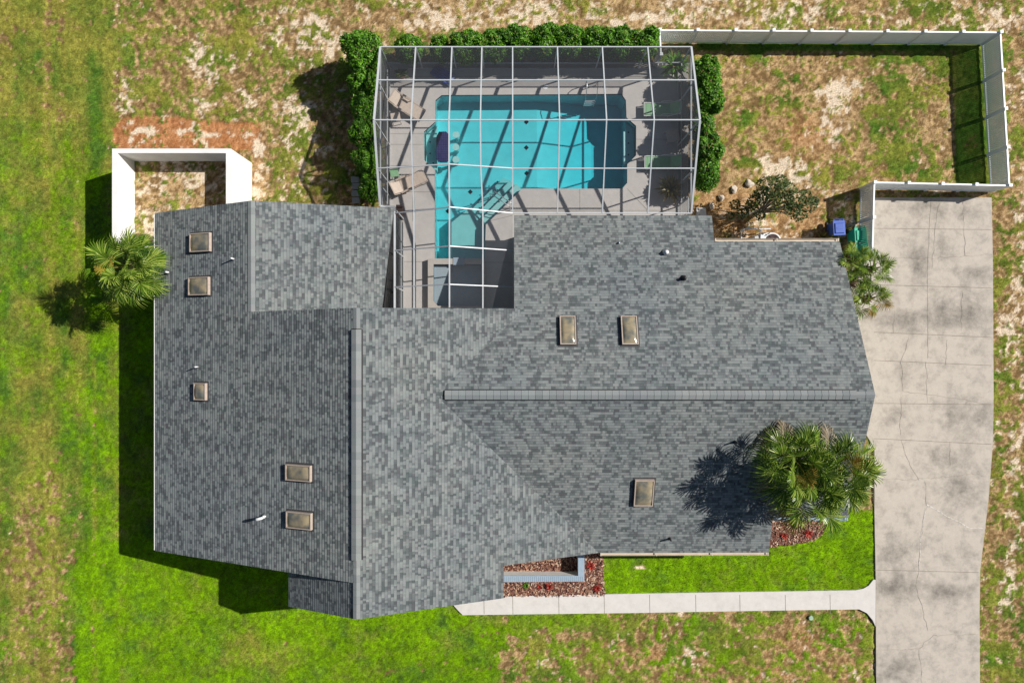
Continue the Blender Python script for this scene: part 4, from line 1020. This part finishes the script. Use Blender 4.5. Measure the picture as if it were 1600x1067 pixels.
def palm(X, Y, z, R_, nleaf, label, group=None, yellow=.0, dead=.08, name='fan_palm', seg=24, zbase=0, bias=None, wd=.062):
    c = P(X, Y, z); o = empty(name, (c.x, c.y, zbase), 0, label, 'palm', group); top = Vector((0, 0, z-zbase))
    b = MB()
    for i in range(nleaf):
        q = i/nleaf; az = i*2.39996 + random.uniform(-.25, .25); el = R(68)*(1-q)**1.1 - R(28)*q + random.uniform(-.12, .12)
        mi = 0
        if bias and math.cos(az-bias) > .1 and random.random() < yellow*2: mi = 1
        elif not bias and random.random() < yellow: mi = 1
        if q > .8 and random.random() < dead*3: mi = 2
        sz = R_*random.uniform(.85, 1.1)
        fan_leaf(b, top + Vector((0, 0, random.uniform(-.25, .1))), az, el, sz*.42, sz*.62, seg, mi, random.uniform(.3, .75), wd)
    b.build('crown', [M['palm'], M['palm_yellow'], M['palm_dead']], o)
    t = MB(); n = max(3, int((z-zbase)/.25)); pts = [(0.03*math.sin(k), .03*math.cos(k*1.3), (z-zbase)*k/n) for k in range(n+1)]
    t.tube(pts, [(.17 if k % 2 else .145)*(1 if R_ > 1 else .6) for k in range(n+1)], 12)
    for k in range(26):
        a = k*2.4; zz = (z-zbase)-.15-.04*k
        if zz < .1: break
        t.tube([(math.cos(a)*.1, math.sin(a)*.1, zz-.1), (math.cos(a)*.3*min(1, R_), math.sin(a)*.3*min(1, R_), zz+.18)], [.05, .02], 5)
    t.build('trunk', M['bark'], o)
palm(199, 417, 3.9, 1.95, 34, 'fan palm with yellowing fronds by the corner of the white wall', None, .06, .05, bias=R(200))
palm(1245, 722, 5.9, 2.2, 23, 'fan palm at the upper left of the clump over the roof corner', 'fan palms at the southeast roof corner', .05, .35, wd=.064)
palm(1308, 736, 5.8, 2.15, 23, 'fan palm at the right of the clump reaching over the driveway', 'fan palms at the southeast roof corner', .05, .3, wd=.064)
palm(1264, 766, 5.6, 2.1, 22, 'fan palm at the bottom of the clump above the red mulch bed', 'fan palms at the southeast roof corner', .05, .4, wd=.064)
palm(1332, 408, 3.0, 1.15, 13, 'small fan palm next to the green bins at the northeast roof corner', 'small fan palms along the east wall', .03, .05, seg=20, wd=.045)
palm(1362, 421, 2.7, 1.35, 15, 'small fan palm leaning furthest over the driveway', 'small fan palms along the east wall', .03, .05, seg=20, wd=.045)
palm(1357, 466, 2.3, 1.25, 13, 'small fan palm at the south end of the row by the east wall', 'small fan palms along the east wall', .03, .05, seg=20, wd=.045)
palm(1338, 440, 3.0, .95, 6, 'small fan palm close against the sloping east roof edge', 'small fan palms along the east wall', .03, .05, seg=14, wd=.055)

def spiky(name, X, Y, z, r, n, m, label, cat, base=None, pot=False):
    c = P(X, Y, z); o = empty(name, (c.x, c.y, 0), 0, label, cat); b = MB()
    for i in range(n):
        a = i*2.4+random.random()*.3; el = random.uniform(.15, 1.2); L = r*random.uniform(.7, 1.1)
        d = Vector((math.cos(a)*math.cos(el), math.sin(a)*math.cos(el), math.sin(el))); s = Vector((-math.sin(a), math.cos(a), 0))*r*.07
        p0 = Vector((0, 0, (.35 if pot else .05))); p1 = p0+d*L*.55; p2 = p0+d*L-Vector((0, 0, L*.25))
        b.add([p0-s*.6, p0+s*.6, p1+s, p1-s, p2], [(0, 1, 2, 3), (3, 2, 4)])
    b.build('leaves', m, o)
    if pot:
        q = MB(); q.tube([(0, 0, .01), (0, 0, .36), (0, 0, .36), (0, 0, .30)], [.13, .20, .17, .16], 18); q.build('pot', M['terracotta'], o)
spiky('bromeliad', 923, 885, .2, .34, 40, M['red'], 'red bromeliad in the mulch right of the low wall corner', 'plant')
spiky('bromeliad', 858, 917, .2, .32, 36, M['red'], 'red bromeliad in the mulch strip south of the low wall', 'plant')
spiky('bromeliad', 933, 920, .2, .30, 36, M['red'], 'orange-red bromeliad at the outer corner of the mulch bed by the path', 'plant')
spiky('bromeliad', 843, 918, .2, .22, 24, M['red'], 'small dark red bromeliad left of the larger one under the low wall', 'plant')
spiky('bromeliad', 1265, 834, .2, .32, 36, M['red'], 'red bromeliad in the mulch bed beneath the large palms', 'plant')
spiky('bromeliad', 1226, 838, .2, .3, 30, M['red'], 'red bromeliad nearest the roof corner in the palm bed', 'plant')
spiky('green_plant', 822, 916, .2, .25, 30, M['hedge'], 'small green plant in the mulch south of the low wall', 'plant')
spiky('yucca_plant', 1293, 369, .6, .62, 46, M['dry_plant'], 'yellowish spiky plant beside the gutter end and blue bin', 'plant')
spiky('potted_plant', 1050, 293, .8, .85, 80, M['dry_plant'], 'dry yellow-green potted plant in the southeast corner of the cage', 'plant', pot=True)
spiky('potted_plant', 1057, 97, .9, .95, 80, M['hedge'], 'leafy green potted palm in the northeast corner of the cage', 'plant', pot=True)
spiky('potted_plant', 625, 112, .7, .45, 40, M['oak'], 'dark potted plant in a terracotta pot in the northwest cage corner', 'plant', pot=True)
# weeds beside the gutter
spiky('weed_clump', 1137, 372, .2, .45, 40, M['dry_plant'], 'olive weed clump left of the pool pipes', 'plant')

# ---------------------------------------------------------------- furniture and equipment
def lounge(X, Y, rz, label, fabric, frame, arms=True, group=None):
    c = P(X, Y, .3); o = empty('lounge_chair', (c.x, c.y, 0), rz, label, 'lounge chair', group)
    W = .66 if not arms else .68
    # seat from x=-.35 to 1.0 ; back from -.35 to -.95 inclined
    b = MB(); b.box((.30, 0, .31), (1.30, W-.08, .035))
    for i in range(6): b.box((-.22+i*.21, 0, .331), (.02, W-.08, .006))
    b.build('seat', fabric, o, bevel=.012)
    b = MB(); b.bar((-.36, 0, .33), (-.80, 0, .72), W-.08, .04); b.build('backrest', fabric, o, bevel=.012)
    b = MB()
    for s in (-1, 1):
        b.tube([(.97, s*W/2, .30), (-.36, s*W/2, .30), (-.82, s*W/2, .73)], .022, 8)
    b.tube([(.97, -W/2, .30), (.97, W/2, .30)], .022, 8); b.tube([(-.82, -W/2, .73), (-.82, W/2, .73)], .022, 8)
    b.build('frame', frame, o)
    for x in (-.25, .85):
        for s in (-1, 1): b = MB(); b.tube([(x, s*W/2, .30), (x-.04, s*W/2, 0)], .02, 8); b.build('leg', frame, o)
    for s in (-1, 1):
        b = MB()
        if arms: b.bar((-.48, s*(W/2+.01), .53), (.12, s*(W/2+.01), .53), .085, .03); b.tube([(.08, s*W/2, .53), (.1, s*W/2, .30)], .02, 8)
        else: b.tube([(-.55, s*W/2, .50), (-.4, s*W/2, .55), (.0, s*W/2, .55), (.1, s*W/2, .48), (.12, s*W/2, .30)], .018, 8)
        b.build('armrest', frame, o)
lounge(635, 166, R(-32), 'beige lounge chair angled toward the pool near the northwest cage corner', M['sling'], M['beige_frame'], True, 'beige lounge chairs west of the pool')
lounge(637, 287, R(26), 'beige lounge chair angled up toward the pool beside the dark brown box', M['sling'], M['beige_frame'], True, 'beige lounge chairs west of the pool')
lounge(1036, 171, R(180), 'pale green lounge chair at the upper right of the pool', M['green_sling'], M['white'], False, 'green lounge chairs east of the pool')
lounge(1037, 254, R(180), 'pale green lounge chair at the lower right of the pool', M['green_sling'], M['white'], False, 'green lounge chairs east of the pool')
def table(X, Y, s, m, label, h=.45):
    c = P(X, Y, h); o = empty('side_table', (c.x, c.y, 0), R(8), label, 'table')
    b = MB(); b.box((0, 0, h), (s, s, .03)); b.build('table_top', m, o, bevel=.01)
    for sx in (-1, 1):
        for sy in (-1, 1): b = MB(); b.tube([(sx*(s/2-.05), sy*(s/2-.05), h-.015), (sx*(s/2-.02), sy*(s/2-.02), 0)], .018, 8); b.build('leg', m, o)
table(618, 184, .48, M['sling'], 'small beige side table below the northwest lounge chair')
table(616, 270, .42, M['green_sling'], 'small greenish side table above the lower beige lounge chair')
table(1051, 212, .62, M['sling'], 'cream side table between the two green lounge chairs')
# dark brown storage box
c = P(623.5, 331, .4); o = empty('storage_box', (c.x, c.y, 0), R(-3), 'dark brown storage box against the west side of the cage', 'box')
b = MB(); b.box((0, 0, .2), (.30, .66, .38), taper=.95); b.build('body', M['brown'], o, bevel=.015)
b = MB(); b.box((0, 0, .405), (.34, .70, .03)); b.box((.16, 0, .36), (.02, .12, .06)); b.build('lid', M['brown'], o, bevel=.01)
# blue pool float leaning at the north screen
c = P(690, 116, .1); o = empty('pool_float', (c.x, c.y, 0), R(-35), 'blue pool float lying on the deck behind the north screen', 'pool float')
b = MB()
for i in range(5): b.tube([(-.5, -.26+i*.13, .1), (.5, -.26+i*.13, .1)], [.07, .07], 10)
b.build('tubes', mat('blue_float', (.06, .10, .40), .4, .2, 4), o, smooth=True)
b = MB(); b.tube([(.58, -.3, .13), (.58, .3, .13)], [.10, .10], 12); b.build('pillow', mat('pale_float', (.3, .38, .6), .4), o, smooth=True)

# bins
def bin_(X, Y, m, rz, label, wheelside=1):
    c = P(X, Y, 1.0); o = empty('wheeled_bin', (c.x, c.y, 0), rz, label, 'bin', 'wheeled bins by the fence gate')
    b = MB(); b.box((0, 0, .49), (.54, .64, .88), taper=.8); b.box((0, 0, .90), (.59, .70, .05)); b.build('body', m, o, bevel=.015)
    b = MB(); b.box((0, -.03, .945), (.60, .74, .035)); b.box((0, -.05, .985), (.42, .46, .045), taper=1.15); b.box((0, -.05, 1.008), (.30, .10, .012))
    b.build('lid', m, o, bevel=.012)
    b = MB(); b.tube([(-.24, .40, .93), (.24, .40, .93)], .022, 8)
    for s in (-1, 1): b.bar((s*.24, .3, .93), (s*.24, .40, .93), .04, .04)
    b.build('handle', m, o)
    for s in (-1, 1): b = MB(); b.tube([(s*.25-.03, .3, .13), (s*.25+.03, .3, .13)], .13, 16); b.build('wheel', M['black'], o)
bin_(1312, 355, M['blue_bin'], R(3), 'blue wheeled recycling bin by the picket fence')
bin_(1345.5, 366, M['green_bin'], R(4), 'green wheeled bin nearest the blue bin by the fence')
bin_(1349, 391, M['green_bin'], R(8), 'green wheeled bin half hidden under the small palms')

# pool heater and pipework
c = P(1202, 377, .95); o = empty('pool_heater', (c.x, c.y, 0), 0, 'white round-ended pool heater with dark fan grille beside the eave', 'heater')
def dshape(r, x0): return [(x0, -r), (x0, r)] + [(.18+r*math.cos(a), r*math.sin(a)) for a in [math.pi/2-math.pi*k/16 for k in range(17)]]
b = MB(); b.prism(dshape(.44, -.42), .05, .92); b.build('casing', M['pipe'], o, bevel=.02)
b = MB(); b.tube([(.18, 0, .921), (.18, 0, .935)], .36, 28); b.build('fan_well', M['darkfan'], o)
b = MB()
for k in range(5): r = .08+.07*k; b.tube([(.18+r*math.cos(t), r*math.sin(t), .945) for t in [i*math.pi/10 for i in range(21)]], .006, 5, cap=False)
for k in range(6): a = k*math.pi/3; b.tube([(.18, 0, .95), (.18+.36*math.cos(a), .36*math.sin(a), .945)], .007, 5)
b.build('fan_guard', M['darktrim'], o)
b = MB(); b.box((-.56, 0, .5), (.26, .62, .7)); b.build('control_box', mat('grey_panel', (.5, .5, .48), .5), o, bevel=.01)
o = empty('pool_pipes', P(1165, 362), 0, 'white pool pipes with elbows running beside the eave left of the heater', 'pipes')
b = MB(); q = lambda X, Y, z: P(X, Y, z)-o.location
b.tube([q(1158.5, 384, .1), q(1158.5, 378, .5), q(1158.5, 361, .5)], .035, 8); b.tube([q(1158.5, 361, .5), q(1164, 358, .5), q(1184, 357, .5)], .04, 8)
b.tube([q(1186, 358, .5), q(1204, 357.5, .45)], .032, 8); b.tube([q(1162, 373, .4), q(1174, 373, .4), q(1176, 376, .2)], .03, 8)
b.build('pipe', M['pipe'], o)
for X, Y in ((1168.5, 356), (1158.5, 361), (1187, 361)): b = MB(); p = q(X, Y, .5); b.tube([p-Vector((0, 0, .08)), p+Vector((0, 0, .12))], .05, 10); b.bar(p+Vector((-.09, 0, .14)), p+Vector((.09, 0, .14)), .03, .02); b.build('valve', M['pipe'], o)

# stepping pavers, rocks
for i, (Y, l) in enumerate(((281, 'northernmost of four grey pavers stacked beside the west hedge'), (291, 'second grey paver from the north beside the west hedge'), (302, 'third grey paver from the north beside the west hedge'), (313, 'southernmost grey paver beside the west hedge, nearest the roof'))):
    b = MB(); c = P(556+random.uniform(-1.5, 1.5), Y, .15); b.box((0, 0, 0), (.40, .30, .16)); o = b.build('concrete_paver', M['paver'], loc=(c.x, c.y, .08), bevel=.015); o.rotation_euler.z = random.uniform(-.1, .1)
    tag(o, l, 'paver', 'grey pavers beside the west hedge')
def rock(X, Y, r, h, label):
    bm = bmesh.new(); bmesh.ops.create_icosphere(bm, subdivisions=3, radius=1)
    s = random.uniform(0, 50)
    for v in bm.verts:
        k = 1 + .25*math.sin(v.co.x*3+s)*math.cos(v.co.y*2.3+s*2) + .1*math.sin(v.co.z*6+v.co.x*5+s)
        v.co = Vector((v.co.x*r*k, v.co.y*r*.75*k, max(-.3, v.co.z)*h*k))
    me = bpy.data.meshes.new('rock'); bm.to_mesh(me); bm.free(); me.materials.append(M['rock']); o = bpy.data.objects.new('rock', me); COL.objects.link(o)
    c = P(X, Y); o.location = (c.x, c.y, .0); o.rotation_euler.z = random.uniform(0, 3); tag(o, label, 'rock', 'pale rocks near the cage corner')
rock(1171, 287, .25, .12, 'pale pointed rock north of the scrubby tree')
rock(1147, 296, .20, .10, 'pale flat rock left of the pointed one, before the scrubby tree')
rock(1127, 309, .18, .12, 'grey rock in the shade nearest the cage corner')
rock(1112, 322, .17, .1, 'rock closest to the house corner by the cage')
rock(1290, 989, .16, .05, 'small pale stone half sunk in the grass below the front path') if False else None
# small concrete pad outside the cage door
b = MB(); b.prism(px([(1088, 325), (1102, 325), (1104, 338), (1088, 338)]), -.05, .04); tag(b.build('concrete_pad', M['walk']), kind='structure')
# valve cover lying on the grass
b = MB(); c = P(1267, 965); b.tube([(0, 0, -.02), (0, 0, .035)], [.12, .11], 16); b.box((0, 0, .042), (.14, .04, .014)); tag(b.build('utility_cover', mat('pale_green_cover', (.35, .48, .36), .7), loc=(c.x, c.y, 0)), 'pale green utility cover in the patchy grass below the path', 'cover')
b = MB(); c = P(852, 136); b.tube([(0, 0, .002), (0, 0, .012)], .14, 24); b.tube([(0, 0, .012), (0, 0, .018)], .10, 24); tag(b.build('skimmer_lid', M['white'], loc=(c.x, c.y, 0)), 'round white skimmer lid in the deck north of the pool', 'lid')

# ---------------------------------------------------------------- grass blades
def grass():
    K = 300000
    x = rng.uniform(-27.5, 27.5, K); y = rng.uniform(-18.6, 18.6, K)
    col, gm, hi, fine = ground_fields(x, y)
    keep = rng.random(K) < (.03 + .97*gm)
    blocked = point_in_poly(x, y, offset_poly(DRIVE, .05)) | point_in_poly(x, y, offset_poly(WALK, .03)) | point_in_poly(x, y, DECK)
    blocked |= (x > -16.2) & (x < 15) & (y > -9.4) & (y < 4.2)
    blocked |= (x > -9.5) & (x < -.8) & (y > -11) & (y < -9)
    for q in ([(770, 862), (942, 864), (944, 931), (770, 931)], [(1195, 800), (1292, 800), (1283, 835), (1240, 850), (1195, 853)]): blocked |= point_in_poly(x, y, px(q))
    blocked |= (x > xo) & (x < xe) & (y > yS) & (y < yo)
    keep &= ~blocked; x, y, col, gm = x[keep], y[keep], col[keep], gm[keep]; k = len(x)
    a = rng.uniform(0, 6.283, k); h = rng.uniform(.02, .06, k)*(.6+.5*gm); l = rng.uniform(.02, .065, k); wd = rng.uniform(.007, .016, k)
    dx, dy = np.cos(a), np.sin(a); z = np.full(k, -.03)
    v = np.stack([np.stack([x-dy*wd, y+dx*wd, z], 1), np.stack([x+dy*wd, y-dx*wd, z], 1), np.stack([x+dx*l, y+dy*l, z+h+.02], 1)], 1).reshape(-1, 3).astype(np.float32)
    me = bpy.data.meshes.new('grass'); me.vertices.add(3*k); me.vertices.foreach_set('co', v.ravel()); me.loops.add(3*k); me.loops.foreach_set('vertex_index', np.arange(3*k, dtype=np.int32))
    me.polygons.add(k); me.polygons.foreach_set('loop_start', np.arange(0, 3*k, 3, dtype=np.int32)); me.update(calc_edges=True)
    cc = np.repeat(np.concatenate([col, np.ones((k, 1))], 1), 3, axis=0).astype(np.float32)
    at = me.color_attributes.new('Col', 'FLOAT_COLOR', 'POINT'); at.data.foreach_set('color', cc.ravel())
    me.materials.append(M['tuft']); o = bpy.data.objects.new('grass', me); COL.objects.link(o)
    tag(o, 'patchy short grass growing over the lots and lawns', 'grass', kind='stuff')
grass()
